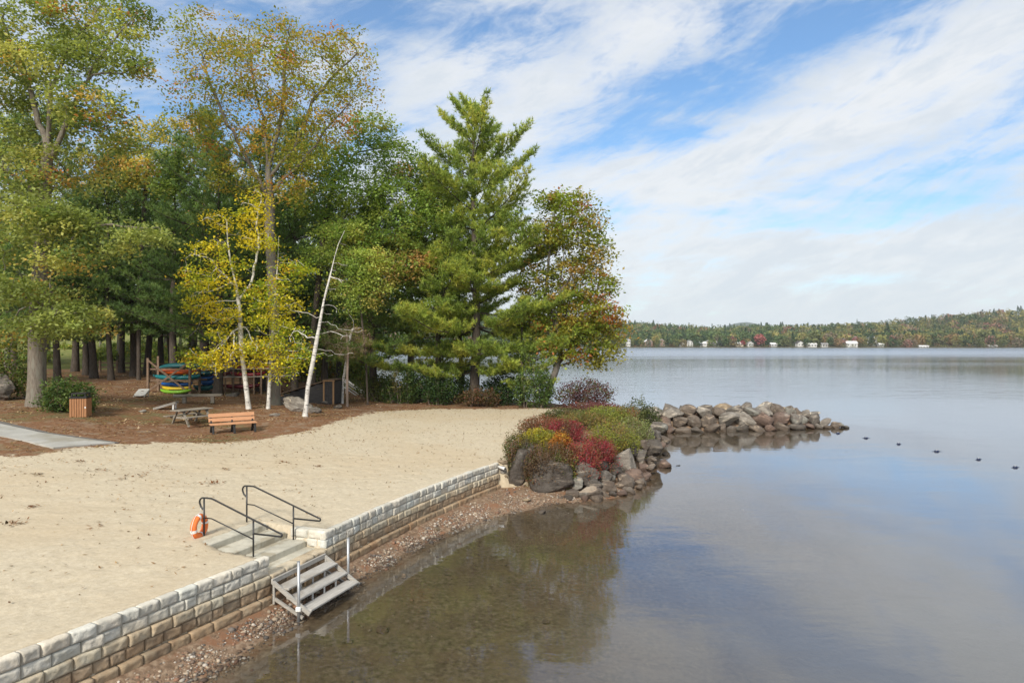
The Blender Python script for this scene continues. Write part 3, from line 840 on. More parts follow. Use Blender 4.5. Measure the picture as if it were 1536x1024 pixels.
# ---- swim line floats -------------------------------------------------------------
M['float_blue'] = mat_mottled('float_blue', (.008, .015, .045), (.015, .03, .08), 8, .4, .5, .05, .002)
fl = ['nearest the jetty tip', 'second from the jetty tip', 'third from the jetty tip', 'fourth from the jetty tip', 'fifth from the jetty tip', 'furthest from the jetty, at the picture edge']
for (px, py), lb in zip(((1257, 650), (1299, 657), (1348, 666), (1405, 677), (1468, 689), (1523, 701)), fl):
    Yf = H * F / (py - 512); q = P(px, py, Yf)
    t = thing('swim_float', 'dark blue and white swim float ' + lb, 'float', (q[0], q[1], 0), .35 + random.uniform(-.5, .5), 'floats of the swim line'); t.scale = (.52, .52, .52)
    prof = [(-.22, .03), (-.19, .09), (-.12, .13), (0, .145), (.12, .13), (.19, .09), (.22, .03)]
    mb = MB(); mb.tube([(x, 0, .03) for x, _ in prof], [r for _, r in prof], 12); mb.build('float_body', M['float_blue'], t, True)
    mb = MB(); mb.tube([(x, 0, .075) for x in (-.09, 0, .09)], [.092, .105, .092], 12); mb.build('white_band', white, t, True)
    mb = MB(); mb.tube([(-.5, .02, -.02), (-.35, 0, .02), (-.2, 0, .03)], .022, 6); mb.tube([(.2, 0, .03), (.35, .02, .02), (.52, 0, -.02)], .022, 6); mb.build('rope', M['float_blue'], t)
# ================================================================== THINGS ON THE BEACH AND FOREST FLOOR
M['orange_plank'] = mat_mottled('orange_plank', (.45, .225, .115), (.55, .30, .165), 5, .6, .3, .2, .004, stretch=(1, 12, 12))
M['black_plastic'] = mat_mottled('black_plastic', (.014, .013, .012), (.03, .028, .026), 7, .55, .4, .2, .004)
M['old_wood'] = mat_mottled('old_grey_wood', (.20, .17, .14), (.36, .32, .27), 4, .9, .15, .5, .006, stretch=(1, 10, 10), c3=(.15, .14, .10))
M['brown_slat'] = mat_mottled('brown_slat', (.27, .125, .055), (.38, .185, .085), 4, .6, .3, .2, .004, stretch=(9, 9, 1))
M['rail_wood'] = mat_mottled('rail_wood', (.13, .085, .06), (.24, .17, .12), 4, .9, .15, .4, .006)
M['dark_board'] = mat_mottled('dark_board', (.035, .033, .034), (.085, .08, .08), 3, .85, .2, .5, .006, stretch=(1, 1, 9))
M['tan_board'] = mat_mottled('tan_board', (.30, .17, .085), (.42, .26, .14), 3, .8, .2, .4, .005, stretch=(8, 8, 1))

# bench with orange planks
g = G(350, 649)
t = thing('park_bench', 'orange plank park bench on three black legs at the sand edge', 'bench', g, math.radians(34))
Lb = 2.0
for k, (y, z, tilt) in enumerate(((-.17, .43, 0), (.0, .435, 0), (.17, .44, 0))):
    mb = MB(); mb.box((0, y, z), (Lb, .15, .045), bev=.008); mb.build('seat_plank', M['orange_plank'], t)
Rb = Matrix.Rotation(math.radians(-14), 3, 'X')
for z, y in ((.60, .305), (.80, .355)):
    mb = MB(); mb.box((0, y, z), (Lb, .045, .17), R=Rb, bev=.008); mb.build('back_plank', M['orange_plank'], t)
for x in (-.9, 0, .9):
    lg = MB()
    lg.bar((x, -.27, 0), (x, -.17, .40), .09, .10, .01); lg.bar((x, .33, 0), (x, .16, .40), .09, .10, .01)
    lg.bar((x, -.27, .385), (x, .28, .40), .09, .06, .01); lg.bar((x, -.2, .29), (x, 0.02, .37), .085, .05); lg.bar((x, .2, .29), (x, .0, .37), .085, .05)
    lg.bar((x, .25, .38), (x, .395, .88), .085, .06, .01)
    lg.build('leg', M['black_plastic'], t)

# picnic table
g = G(288, 637)
t = thing('picnic_table', 'weathered grey picnic table with attached seats on the needles', 'picnic table', g, math.radians(62))
for k in range(5):
    mb = MB(); mb.box((0, (k - 2) * .148, .74), (1.85, .138, .042), bev=.006); mb.build('table_plank', M['old_wood'], t)
for s in (-1, 1):
    mb = MB()
    for k in (0, 1): mb.box((0, s * (.64 + .145 * k), .45), (1.85, .135, .042), bev=.006)
    mb.build('seat', M['old_wood'], t)
for x in (-.62, .62):
    for s in (-1, 1):
        mb = MB(); mb.bar((x, s * .62, 0), (x, s * .2, .72), .045, .10, up=(1, 0, 0)); mb.build('leg', M['old_wood'], t)
    mb = MB(); mb.bar((x + .05, -.78, .39), (x + .05, .78, .39), .045, .1); mb.bar((x + .05, -.34, .69), (x + .05, .34, .69), .045, .07); mb.build('cross_beam', M['old_wood'], t)
mb = MB(); mb.bar((-.6, 0, .4), (-.05, 0, .68), .045, .07); mb.bar((.6, 0, .4), (.05, 0, .68), .045, .07); mb.build('brace', M['old_wood'], t)

# backless bench
g = G(297, 605)
t = thing('log_bench', 'long backless grey timber bench on two block legs', 'bench', g, math.radians(16))
mb = MB(); mb.box((0, 0, .47), (2.6, .42, .14), bev=.02); mb.build('seat', M['old_wood'], t)
for x in (-.72, .78): mb = MB(); mb.box((x, 0, .2), (.2, .34, .41), bev=.015); mb.build('leg', M['old_wood'], t)

# cornhole boards
def cornhole(px, py, rz, lab, lift, mt):
    g = G(px, py); t = thing('cornhole_board', lab, 'game board', g, rz, 'cornhole boards on the forest floor')
    Lc, Wc = 1.15, .62; a = math.asin((lift - .08) / Lc); R = Matrix.Rotation(a, 3, 'X')
    # board with a round hole
    vs = []; fs = []; n = 24; hc = (0, .78); hr = .085
    for zz in (0, .03):
        base = len(vs)
        for k in range(n):
            an = 2 * math.pi * k / n; vs.append((hc[0] + hr * math.cos(an), hc[1] + hr * math.sin(an), zz))
        for k in range(n):
            an = 2 * math.pi * k / n; dx, dy = math.cos(an), math.sin(an)
            tmin = min([((Wc / 2) if dx > 0 else Wc / 2) / abs(dx) if abs(dx) > 1e-6 else 9, ((Lc - hc[1]) if dy > 0 else hc[1]) / abs(dy) if abs(dy) > 1e-6 else 9])
            vs.append((hc[0] + dx * tmin, hc[1] + dy * tmin, zz))
        for k in range(n):
            q = (base + k, base + (k + 1) % n, base + n + (k + 1) % n, base + n + k); fs.append(q if zz == 0 else q[::-1])
    for k in range(n):
        k2 = (k + 1) % n
        fs.append((n + k, n + k2, 3 * n + k2, 3 * n + k)); fs.append((k2, k, 2 * n + k, 2 * n + k2))
    mb = MB(); mb.add([R @ Vector(v) + Vector((0, -.5, .08)) for v in vs], fs); mb.build('board', mt, t)
    mb = MB()
    for s in (-1, 1): mb.bar(R @ Vector((s * .29, .01, -.04)) + Vector((0, -.5, .08)), R @ Vector((s * .29, 1.14, -.04)) + Vector((0, -.5, .08)), .03, .08)
    mb.build('frame', mt, t)
    e = R @ Vector((0, 1.02, 0)) + Vector((0, -.5, .08))
    for s in (-1, 1): mb = MB(); mb.bar((s * .25, e.y, 0), (s * .25, e.y, e.z - .02), .05, .08); mb.build('leg', white, t)
M['pale_ply'] = mat_mottled('pale_plywood', (.44, .43, .41), (.56, .55, .52), 4, .7, .3, .2, .004)
cornhole(212, 595, math.radians(12), 'pale cornhole board tilted towards the beach left of the kayak rack', .42, M['pale_ply'])
cornhole(247, 614, math.radians(-78), 'cornhole board on white legs seen from the side near the picnic table', .40, M['grey_wood'])

# litter bin
g = G(121, 625)
t = thing('litter_bin', 'brown slatted litter bin with black lid beside the rhododendron', 'litter bin', g, math.radians(14))
mb = MB(); mb.box((0, 0, .43), (.62, .62, .84)); mb.build('liner', M['black_plastic'], t)
for side in range(4):
    R = Matrix.Rotation(side * math.pi / 2, 3, 'Z'); mb = MB()
    for k in range(7):
        c = R @ Vector(((k - 3) * .098, -.335, .43)); mb.box(c, (.082, .03, .84), R=R, bev=.006)
    mb.build('slat_panel', M['brown_slat'], t)
mb = MB(); mb.box((0, 0, .90), (.74, .74, .06), bev=.015)
for s in (-1, 1):
    for q in (-1, 1): mb.bar((s * .29, q * .29, .9), (s * .25, q * .25, 1.06), .05, .05)
mb.box((0, 0, 1.08), (.62, .62, .06), bev=.02); mb.build('lid', M['black_plastic'], t)
mb = MB(); mb.box((.3, -.353, .45), (.05, .01, .07)); mb.build('sticker', white, t)

# concrete path
pp = [G(-70, 624), G(0, 637), G(60, 650), G(120, 659), G(172, 665.5), G(80, 673), G(40, 663), G(0, 655), G(-70, 641)]
def strip(name, poly, mat, dz, res=.5):
    # ground-hugging sheet: fill the plan polygon and drape it
    bm = bmesh.new(); vs = [bm.verts.new((p[0], p[1], 0)) for p in poly]; f = bm.faces.new(vs)
    bmesh.ops.triangulate(bm, faces=bm.faces[:])
    bmesh.ops.subdivide_edges(bm, edges=bm.edges[:], cuts=10, use_grid_fill=True)
    bmesh.ops.triangulate(bm, faces=bm.faces[:])
    cx = np.array([v.co.x for v in bm.verts]); cy = np.array([v.co.y for v in bm.verts]); z = ground_z(cx, cy)
    for v, zz in zip(bm.verts, z): v.co.z = zz + dz
    r = bmesh.ops.extrude_face_region(bm, geom=bm.faces[:])
    for e in r['geom']:
        if isinstance(e, bmesh.types.BMVert): e.co.z -= .2
    bmesh.ops.recalc_face_normals(bm, faces=bm.faces[:])
    me = bpy.data.meshes.new(name); bm.to_mesh(me); bm.free(); me.materials.append(mat)
    return link(bpy.data.objects.new(name, me))
M['path'] = mat_mottled('path_concrete', (.33, .325, .30), (.44, .43, .40), 1.2, .9, .2, .4, .01, c3=(.30, .28, .235))
struct(strip('path', pp, M['path'], .05))
def offs(a, b, w):   # dark edging strip
    a, b = np.array(a[:2]), np.array(b[:2]); d = (b - a) / np.linalg.norm(b - a); n = np.array((-d[1], d[0])) * w
    return [a, b, b + n, a + n]
M['edging'] = mat_mottled('path_edging', (.10, .095, .09), (.19, .175, .16), 4, .9, .2, .4, .01)
struct(strip('path_edging', offs(pp[0], pp[1], .35) , M['edging'], .035))
struct(strip('path_edging', offs(pp[1], pp[2], .3) , M['edging'], .036))
struct(strip('path_edging', offs(pp[2], pp[4], .22) , M['edging'], .037))

# kayaks and their racks -----------------------------------------------------------
def gloss(name, c, rough=.35):
    return mat_mottled(name, tuple(k * .85 for k in c), c, 3, rough, .5, .05, .002)
KC = {'teal': (.01, .17, .19), 'dark teal': (.008, .10, .11), 'orange': (.62, .10, .012), 'blue': (.012, .10, .36), 'yellow': (.72, .50, .02), 'lime green': (.22, .48, .03),
      'red': (.27, .018, .022), 'maroon': (.12, .012, .02), 'pale grey': (.45, .46, .45), 'navy blue': (.008, .02, .16)}
KM = {k: gloss('hull_' + k.replace(' ', '_'), v) for k, v in KC.items()}
def kayak(color, label, loc, rz, Lk=3.1, W=.68, D=.32, upside=False, hole=True):
    t = thing('kayak', label, 'kayak', loc, rz, 'kayaks stored under the trees')
    n = 22; m = 14; vs = []; fs = []
    for i in range(n + 1):
        s = -1 + 2 * i / n; w = W / 2 * max(1 - abs(s) ** 2.6, 0) ** .75 + .012; rise = .13 * abs(s) ** 3
        for k in range(m):
            a = 2 * math.pi * k / m; ca, sa = math.cos(a), math.sin(a)
            zz = (D * .62 * sa if sa < 0 else D * .38 * sa) * (1 - .55 * abs(s) ** 3)
            y = w * (abs(ca) ** .8) * (1 if ca > 0 else -1)
            vs.append((s * Lk / 2, y, (zz + rise) * (-1 if upside else 1)))
    for i in range(n):
        for k in range(m):
            q = (i * m + k, i * m + (k + 1) % m, (i + 1) * m + (k + 1) % m, (i + 1) * m + k); fs.append(q if upside else q[::-1])
    fs.append(tuple(range(m))); fs.append(tuple(range(n * m, n * m + m))[::-1])
    mb = MB(); mb.add(vs, fs); mb.build('hull', KM[color], t, True)
    sg = -1 if upside else 1
    if hole and not upside:
        mb = MB(); pts = [(.42 * math.cos(a), .24 * math.sin(a), D * .38 + .012) for a in [2 * math.pi * k / 20 for k in range(21)]]
        mb.tube(pts, .022, 6, cap=False); mb.build('cockpit_rim', M['black_plastic'], t, True)
        mb = MB(); mb.add([(.42 * math.cos(a), .24 * math.sin(a), D * .38 + .004) for a in [2 * math.pi * k / 20 for k in range(20)]], [tuple(range(20))]); mb.build('cockpit', M['black_plastic'], t)
    mb = MB()
    for s in (-1, 1): mb.tube([(s * (Lk / 2 - .08), -.03, .1 * sg + .1), (s * (Lk / 2 - .02), 0, .1 * sg + .12), (s * (Lk / 2 - .08), .03, .1 * sg + .1)], .008, 5)
    mb.build('carry_handle', M['black_plastic'], t)
    return t
g1 = G(222, 588); g2 = GY(281.5, g1[1] - .4)
def kz(py, Y): return H - (py - 512) * Y / F
YR = g1[1]
t = thing('kayak_rack', 'timber kayak rack with crossed braces and two front posts', 'rack', g1, 0)
x2 = g2[0] - g1[0]; zt = kz(537, YR) - g1[2]
for (x, y) in ((0, 0), (x2, -.1), (0, 1.3), (x2, 1.3)):
    mb = MB(); mb.bar((x, y, -.2), (x, y, zt + (.0 if y <= 0 else .1)), .13, .13); mb.build('post', M['rail_wood'], t)
for (a, b) in (((.0, -.09, zt - .1), (x2 * .92, -.16, .12)), ((.0, -.05, .05), (x2, -.12, zt - .25))):
    mb = MB(); mb.bar(a, b, .05, .11); mb.build('cross_brace', M['rail_wood'], t)
shelf = [kz(570.5, YR) - g1[2], kz(553.5, YR) - g1[2]]
for z in shelf:
    for y in (.1, 1.25): mb = MB(); mb.bar((-.1, y, z), (x2 + .5, y, z), .06, .1); mb.build('shelf_rail', M['rail_wood'], t)
for z in shelf:
    for x in (0.08, x2 - .08): mb = MB(); mb.bar((x, .08, z - .06), (x, 1.3, z - .06), .06, .08); mb.build('shelf_arm', M['rail_wood'], t)
def KX(px0, px1, py, Y, color, label, **kw):
    a = P(px0, py, Y); b = P(px1, py, Y)
    return kayak(color, label, ((a[0] + b[0]) / 2, Y, a[2]), kw.pop('rz', random.uniform(-.04, .04)), Lk=b[0] - a[0], **kw)
KX(229, 301, 565.5, YR + .55, 'teal', 'teal kayak on the middle shelf of the crossed rack', D=.36)
KX(238, 296, 557.0, YR + .6, 'orange', 'orange kayak above the teal one on the crossed rack', D=.36)
KX(238, 312, 549.0, YR + .7, 'dark teal', 'dark teal kayak upside down on top of the crossed rack', upside=True, D=.36)
KX(241, 289, 576.5, YR + .9, 'blue', 'blue kayak lying low at the back of the crossed rack', D=.34)
KX(242, 289, 582.2, YR + .25, 'yellow', 'yellow kayak on the ground under the crossed rack', D=.28)
KX(240, 287, 587.0, YR - .1, 'lime green', 'lime green kayak on the ground before the yellow one', D=.26)
YB = YR + 2.6
g = GY(300, YB)
t = thing('kayak_rack', 'long low pole rack holding the red kayaks behind the birches', 'rack', g, 0)
for px in (300, 338, 350, 381, 392, 412):
    x = (px - 768) * YB / F - g[0]
    for y in (0, 1.2): mb = MB(); mb.bar((x, y, -.3), (x, y, kz(541, YB) - g[2]), .09, .09); mb.build('post', M['rail_wood'], t)
for py in (554, 566):
    for y in (-.07, 1.27): mb = MB(); mb.bar((-.2, y, kz(py, YB) - g[2]), (5.9, y, kz(py, YB) - g[2] + .1), .05, .08); mb.build('shelf_rail', M['old_wood'], t)
KX(298, 345, 561.5, YB + .6, 'maroon', 'maroon kayak at the left end of the long low rack')
KX(346, 398, 561, YB + .5, 'red', 'red kayak between the birch trunks on the long low rack')
KX(352, 410, 551.5, YB + .6, 'red', 'red kayak on the top shelf of the long low rack', rz=.05, D=.36)
KX(300, 350, 549.5, YB + .6, 'pale grey', 'pale grey canoe lying upside down on top of the long low rack', upside=True)
KX(300, 322, 573, YB - .6, 'blue', 'blue kayak end poking out behind the dark trunk', D=.36)
KX(290, 322, 581, YB - .8, 'dark teal', 'dark teal kayak on the ground right of the crossed rack', D=.36)
KX(287, 320, 567.5, YB - .5, 'blue', 'blue kayak on the shelf just right of the crossed rack', D=.36)
KX(290, 322, 559.5, YB - .4, 'dark teal', 'dark teal kayak above the blue ones right of the crossed rack', D=.34)
KX(336, 362, 542.5, YB + .7, 'navy blue', 'short navy blue kayak on top of the pale grey canoe', D=.42)
KX(330, 390, 579, YB + .4, 'maroon', 'dark maroon kayak in the shade under the long low rack')

# shed -----------------------------------------------------------------------
g = G(486, 606)
t = thing('low_shed', 'low dark board shed with sloping top and tan corner boards', 'shed', g, math.radians(-8))
hr = 1.45; W1 = 3.0; D1 = 1.5
mb = MB()
for k in range(9):                     # board courses on the sloping side
    z0, z1 = k * .16, k * .16 + .15
    top = lambda x: .55 + (hr - .55) * (x + W1) / W1
    xs = -W1 if z1 < .55 else -W1 + (z1 - .55) / (hr - .55) * W1
    if xs > -.1: continue
    mb.add([(xs, -.02, z0), (-.05, -.02, z0), (-.05, -.02, z1), (xs, -.02, z1), (xs, .02, z0), (-.05, .02, z0), (-.05, .02, z1), (xs, .02, z1)],
           [(0, 1, 2, 3), (7, 6, 5, 4), (0, 4, 5, 1), (3, 2, 6, 7), (0, 3, 7, 4), (1, 5, 6, 2)])
mb.build('side_wall', M['dark_board'], t)
mb = MB()
for k in range(4): mb.box((.10 + k * .145, .0, hr / 2), (.135, .04, hr), bev=.004)
mb.build('end_wall', M['dark_board'], t)
mb = MB(); mb.box((0, -.03, hr / 2), (.1, .06, hr), bev=.005); mb.box((.64, -.03, hr / 2), (.1, .06, hr), bev=.005); mb.box((.32, -.035, hr + .04), (.78, .07, .08), bev=.005); mb.build('corner_boards', M['tan_board'], t)
mb = MB(); mb.box((.66, D1 / 2, hr / 2), (.04, D1, hr - .01)); mb.box((-W1 / 2, D1, .4), (W1, .04, .8)); mb.build('back_walls', M['dark_board'], t)
mb = MB(); mb.bar((-W1 - .1, D1 / 2 - .03, .58), (-.0, D1 / 2 - .03, hr + .02), D1 + .2, .05); mb.box((.34, D1 / 2, hr + .1), (.78, D1 + .2, .03)); mb.build('roof', M['rail_wood'], t)
# white stair rails beyond
g = GY(522, 52)
t = thing('stair_rail', 'pair of sloping white stair rails beyond the shed', 'railing', g, 0)
for y in (0, .9):
    mb = MB(); mb.bar((-.4, y, 1.1), (1.1, y, .1), .05, .12); mb.bar((-.4, y, .65), (.7, y, -.1), .05, .07); mb.build('rail', white, t)
    mb = MB(); mb.bar((-.35, y, -.2), (-.35, y, 1.15), .07, .07); mb.build('post', white, t)

# split rail fence at the back ----------------------------------------------------
def fence(pxs, Y0, Y1, lab):
    pts = [GY(px, Y0 + (Y1 - Y0) * k / (len(pxs) - 1)) for k, px in enumerate(pxs)]
    t = thing('rail_fence', lab, 'fence', pts[0], 0, 'split rail fences at the back of the grove')
    o = pts[0]; q = [p - o for p in pts]
    for p in q: mb = MB(); mb.bar((p[0], p[1], -.2), (p[0], p[1], 1.0), .16, .16); mb.build('post', M['rail_wood'], t)
    for a, b in zip(q[:-1], q[1:]):
        for z in (.42, .82): mb = MB(); mb.bar((a[0], a[1] - .02, a[2] + z), (b[0], b[1] - .02, b[2] + z), .06, .13); mb.build('rail', M['rail_wood'], t)
fence([138, 150, 176, 206, 236, 262], 60, 62, 'dark split rail fence between the pine trunks and the lawn')
fence([-12, 8, 28, 48], 47, 50, 'dark split rail fence behind the oak at the left')
# ================================================================== VEGETATION
def bark(name, c1, c2, sc=5, st=(6, 6, 1), strength=.8, c3=None):
    return mat_mottled(name, c1, c2, sc, .92, .12, strength, .03, stretch=st, c3=c3)
M['oak_bark'] = bark('oak_bark', (.12, .10, .08), (.25, .215, .175), 4, c3=(.22, .205, .17))
M['pine_bark'] = bark('pine_bark', (.045, .036, .03), (.12, .098, .08), 4)
M['grey_bark'] = bark('grey_bark', (.11, .095, .08), (.22, .195, .17), 4, c3=(.17, .165, .135))
M['twig_bark'] = bark('twig_bark', (.20, .15, .12), (.32, .25, .21), 4)
def birch_mat():
    m, nt, out = new_mat('birch_bark')
    v = coord(nt, 'Object', scale=(2.2, 2.2, 9)); n = noise(nt, v, 1.6, 5, .7, .3)
    v2 = coord(nt, 'Object', scale=(1.5, 1.5, 1.5)); n2 = noise(nt, v2, 2.2, 4, .6)
    c = ramp(nt, n2, [(.3, (.42, .395, .355)), (.6, (.62, .60, .56))])
    c = mixc(nt, sstep(nt, n, .55, .61), c, (.05, .045, .04))
    principled(nt, out, c, .7, .2, bump(nt, n, .3, .01)); return m
M['birch_bark'] = birch_mat()
M['leaf'] = leaf_mat('broad_leaf', .48, tint=(1.15, 1.15, .7))
M['needle'] = leaf_mat('pine_needle', .48, .2, .5, (1.1, 1.1, .7))
M['shrub_leaf'] = leaf_mat('shrub_leaf', .35)

def kites(c, L_, W_, up, rng, cols, flat=.55, aim=None):
    """leaf blades: centres c (n,3)"""
    n = len(c)
    a = rng.normal(size=(n, 3)); a[:, 2] *= flat; a[:, 2] -= .25
    if aim is not None: a = a * .55 + aim
    a /= np.linalg.norm(a, axis=1)[:, None] + 1e-9
    nr = rng.normal(size=(n, 3)); nr[:, 2] = np.abs(nr[:, 2]) + up
    b = np.cross(nr, a); b /= np.linalg.norm(b, axis=1)[:, None] + 1e-9
    s = rng.uniform(.65, 1.3, n)[:, None]
    l = a * L_ * s * .5; w = b * W_ * s * .5
    v = np.stack([c - l, c + w + l * .1, c + l, c - w + l * .1], 1).reshape(-1, 3)
    f = np.arange(4 * n).reshape(n, 4)
    return v, f, np.repeat(cols, 4, 0)

def pick_cols(pos, pal, rng, scale=.45, seed=0., jitter=.2, spread=.9):
    """palette of (weight, rgb); neighbours share a tone"""
    w = np.array([p[0] for p in pal], float); w = np.cumsum(w / w.sum()); c = np.array([p[1] for p in pal])
    nz = np.array([mnoise.noise((p[0] * scale + seed, p[1] * scale, p[2] * scale)) for p in pos])
    u = np.clip(.5 + nz * spread + rng.normal(0, .16, len(pos)), 0, .9999)
    # spread noise to roughly uniform
    r = np.argsort(np.argsort(u)) / max(len(u), 1)
    i = np.searchsorted(w, np.clip(r, 0, .9999))
    out = c[np.clip(i, 0, len(c) - 1)] * (1 + rng.normal(0, jitter, len(pos)))[:, None]
    return np.clip(out, .004, .95)

def grow(trunk, att, step, kill, rng, maxit=140, wander=.22, extra=()):
    pts = [np.array(trunk[0], float)]; par = [-1]
    for a, b in zip(trunk[:-1], trunk[1:]):
        a = np.array(a, float); b = np.array(b, float); k = max(1, int(np.linalg.norm(b - a) / step))
        for i in range(1, k + 1): pts.append(a + (b - a) * i / k); par.append(len(pts) - 2)
    for st_ in extra:
        q0 = np.array(st_[0], float); j = int(np.argmin([np.linalg.norm(p - q0) for p in pts])); prev = j
        for a, b in zip([pts[j]] + [np.array(q, float) for q in st_[1:-1]], [np.array(q, float) for q in st_[1:]]):
            k = max(1, int(np.linalg.norm(b - a) / step))
            for i in range(1, k + 1): pts.append(a + (b - a) * i / k + rng.normal(0, .04, 3)); par.append(prev); prev = len(pts) - 1
    Np = np.array(pts); A = np.array(att, float)
    D = np.full(len(A), 1e9); I = np.zeros(len(A), int)
    lo = len(Np) // 4
    d = np.linalg.norm(A[:, None] - Np[None, lo:], axis=2); I = d.argmin(1) + lo; D = d.min(1)
    for it in range(maxit):
        keep = D > kill
        A, D, I = A[keep], D[keep], I[keep]
        if not len(A): break
        dr = A - Np[I]; dr /= np.linalg.norm(dr, axis=1)[:, None] + 1e-9
        acc = np.zeros_like(Np); np.add.at(acc, I, dr)
        u = np.unique(I); v = acc[u]; v /= np.linalg.norm(v, axis=1)[:, None] + 1e-6
        v += rng.normal(0, wander, v.shape); v[:, 2] += .08; v /= np.linalg.norm(v, axis=1)[:, None] + 1e-6
        new = Np[u] + v * step
        dd = np.linalg.norm(new[:, None] - Np[None, :], axis=2).min(1) if len(new) * len(Np) < 4e6 else np.full(len(new), 1e9)
        ok = dd > step * .35
        if not ok.any(): break
        new = new[ok]; pu = u[ok]; base = len(Np)
        Np = np.concatenate([Np, new]); par.extend(pu.tolist())
        dn = np.linalg.norm(A[:, None] - new[None], axis=2); j = dn.argmin(1); m = dn.min(1)
        c = m < D; D[c] = m[c]; I[c] = j[c] + base
    par = np.array(par); n = len(Np)
    kids = [[] for _ in range(n)]
    for i in range(1, n): kids[par[i]].append(i)
    cnt = np.zeros(n)
    order = []; stack = [0]
    while stack:
        k = stack.pop(); order.append(k); stack.extend(kids[k])
    for k in order[::-1]: cnt[k] = 1 if not kids[k] else sum(cnt[q] for q in kids[k])
    return Np, par, kids, cnt

def limbs(Np, kids, rad, rtrunk_flare=1.0):
    V = []; Fq = []; nv = 0
    todo = [(0, -1)]
    while todo:
        s, p = todo.pop()
        chain = [s]; 
        while kids[chain[-1]]:
            ks = sorted(kids[chain[-1]], key=lambda q: -rad[q]); chain.append(ks[0])
            for q in ks[1:]: todo.append((q, chain[-2]))
        idx = ([p] if p >= 0 else []) + chain
        if len(idx) < 2: continue
        pts = Np[idx]; rs = rad[idx].copy()
        if p >= 0: rs[0] = rad[s]
        r0 = rs[1]; m = 12 if r0 > .2 else (7 if r0 > .06 else (5 if r0 > .025 else 3))
        tan = np.gradient(pts, axis=0) if len(pts) > 2 else np.tile(pts[1] - pts[0], (2, 1))
        tan /= np.linalg.norm(tan, axis=1)[:, None] + 1e-9
        x = np.cross(tan[0], (0, 0, 1.0) if abs(tan[0][2]) < .9 else (1.0, 0, 0)); x /= np.linalg.norm(x)
        an = np.arange(m) * 2 * math.pi / m; ca, sa = np.cos(an), np.sin(an)
        for t, q, r in zip(tan, pts, rs):
            x = x - t * (x @ t); x /= np.linalg.norm(x) + 1e-9; y = np.cross(t, x)
            V.append(q + (ca[:, None] * x + sa[:, None] * y) * r)
        k = np.arange(m); k2 = (k + 1) % m
        for i in range(len(pts) - 1):
            o = nv + i * m; Fq.append(np.stack([o + k, o + k2, o + m + k2, o + m + k], 1))
        nv += m * len(pts)
    return np.concatenate(V), np.concatenate(Fq)

LEAF_K = np.array((1.80, 1.98, 2.05))
def in_blob(n, c, r, rng, shell=.5):
    d = rng.normal(size=(n, 3)); d /= np.linalg.norm(d, axis=1)[:, None]
    rad = rng.uniform(0, 1, n) ** (1 / 3.) * (1 - shell) + shell * rng.uniform(.75, 1.0, n)
    return np.asarray(c) + d * rad[:, None] * np.asarray(r)

def broad_tree(name, label, base, trunk, blobs, r0, pal, barkm, rng_seed, leaves=12, lsize=.17, step=.45, kill=.75, cat='tree', group='broad leaved trees of the grove',
               spread=.34, thin=4, leafk=3.4, padk=.62, sep=.62, twl=4, rtip=.010, dens=1.0, flare=1.35, droop=0., flatten=.6, extra_trunks=(), leafm=None, width=.62):
    """base world pos; trunk / blobs in world coordinates"""
    rng = np.random.default_rng(rng_seed)
    base = np.array(base, float)
    t = thing(name, label, cat, base, 0, group)
    tr = [np.array(p, float) - base for p in trunk]; tr[0] = np.array((0, 0, -.3))
    pads = []
    for c, r, n in blobs:
        q = in_blob(max(10, int(n * dens * 4)), np.array(c) - base, r, rng); keep = []
        lim = max(3, int(n * dens * padk))
        for p in q:
            if len(keep) >= lim: break
            if all((p[0] - o[0]) ** 2 + (p[1] - o[1]) ** 2 + ((p[2] - o[2]) * 1.5) ** 2 > sep * sep for o in keep[-60:]): keep.append(p)
        pads += keep
    pads = np.array(pads)
    att = np.concatenate([pads, pads + rng.normal(0, .35, pads.shape)])
    ex = [[np.array(q, float) - base for q in e] for e in extra_trunks]
    Np, par, kids, cnt = grow(tr, att, step, kill * .8, rng, extra=ex)
    p = math.log(r0 / rtip) / math.log(max(cnt[0], 2))
    rad = rtip * cnt ** p
    h = Np[:, 2]; rad = rad * (1 + (flare - 1) * np.exp(-np.maximum(h, 0) / (r0 * 1.6)) * (cnt > cnt[0] * .5))
    v, f = limbs(Np, kids, rad)
    np_obj('trunk', v, f, barkm, t, smooth=True)
    tw = np.where((cnt <= thin) & (np.arange(len(Np)) > len(tr)))[0]
    if leaves and len(pads):
        lp = int(leaves * leafk)
        k_ = rng.poisson(lp, len(pads)) ; cen = np.repeat(pads, k_, 0)
        sc_ = np.repeat(rng.uniform(.6, 1.3, len(pads)), k_)[:, None]
        off = rng.normal(0, 1, cen.shape) * sc_ * np.array((spread * 1.15, spread * 1.15, spread * flatten))
        # pads sag at the rim like a bough end
        off[:, 2] -= (off[:, 0] ** 2 + off[:, 1] ** 2) * .35
        pc = pick_cols(pads + base, pal, rng, seed=rng_seed * 1.3, jitter=.12); cols = np.repeat(pc, k_, 0)
        c = cen + off
        if len(tw):
            c2 = np.repeat(Np[tw], twl, 0); c2 = c2 + rng.normal(0, spread * .6, c2.shape)
            c = np.concatenate([c, c2]); cols = np.concatenate([cols, np.repeat(pick_cols(Np[tw] + base, pal, rng, seed=rng_seed * 1.3, jitter=.12), twl, 0)])
        cols = cols * LEAF_K * (1 + rng.normal(0, .13, (len(c), 1)))
        v, f, cc = kites(c, lsize, lsize * width, 1.0, rng, np.clip(cols, .003, .9))
        np_obj('crown', v, f, leafm or M['leaf'], t, cols=cc)
    return t

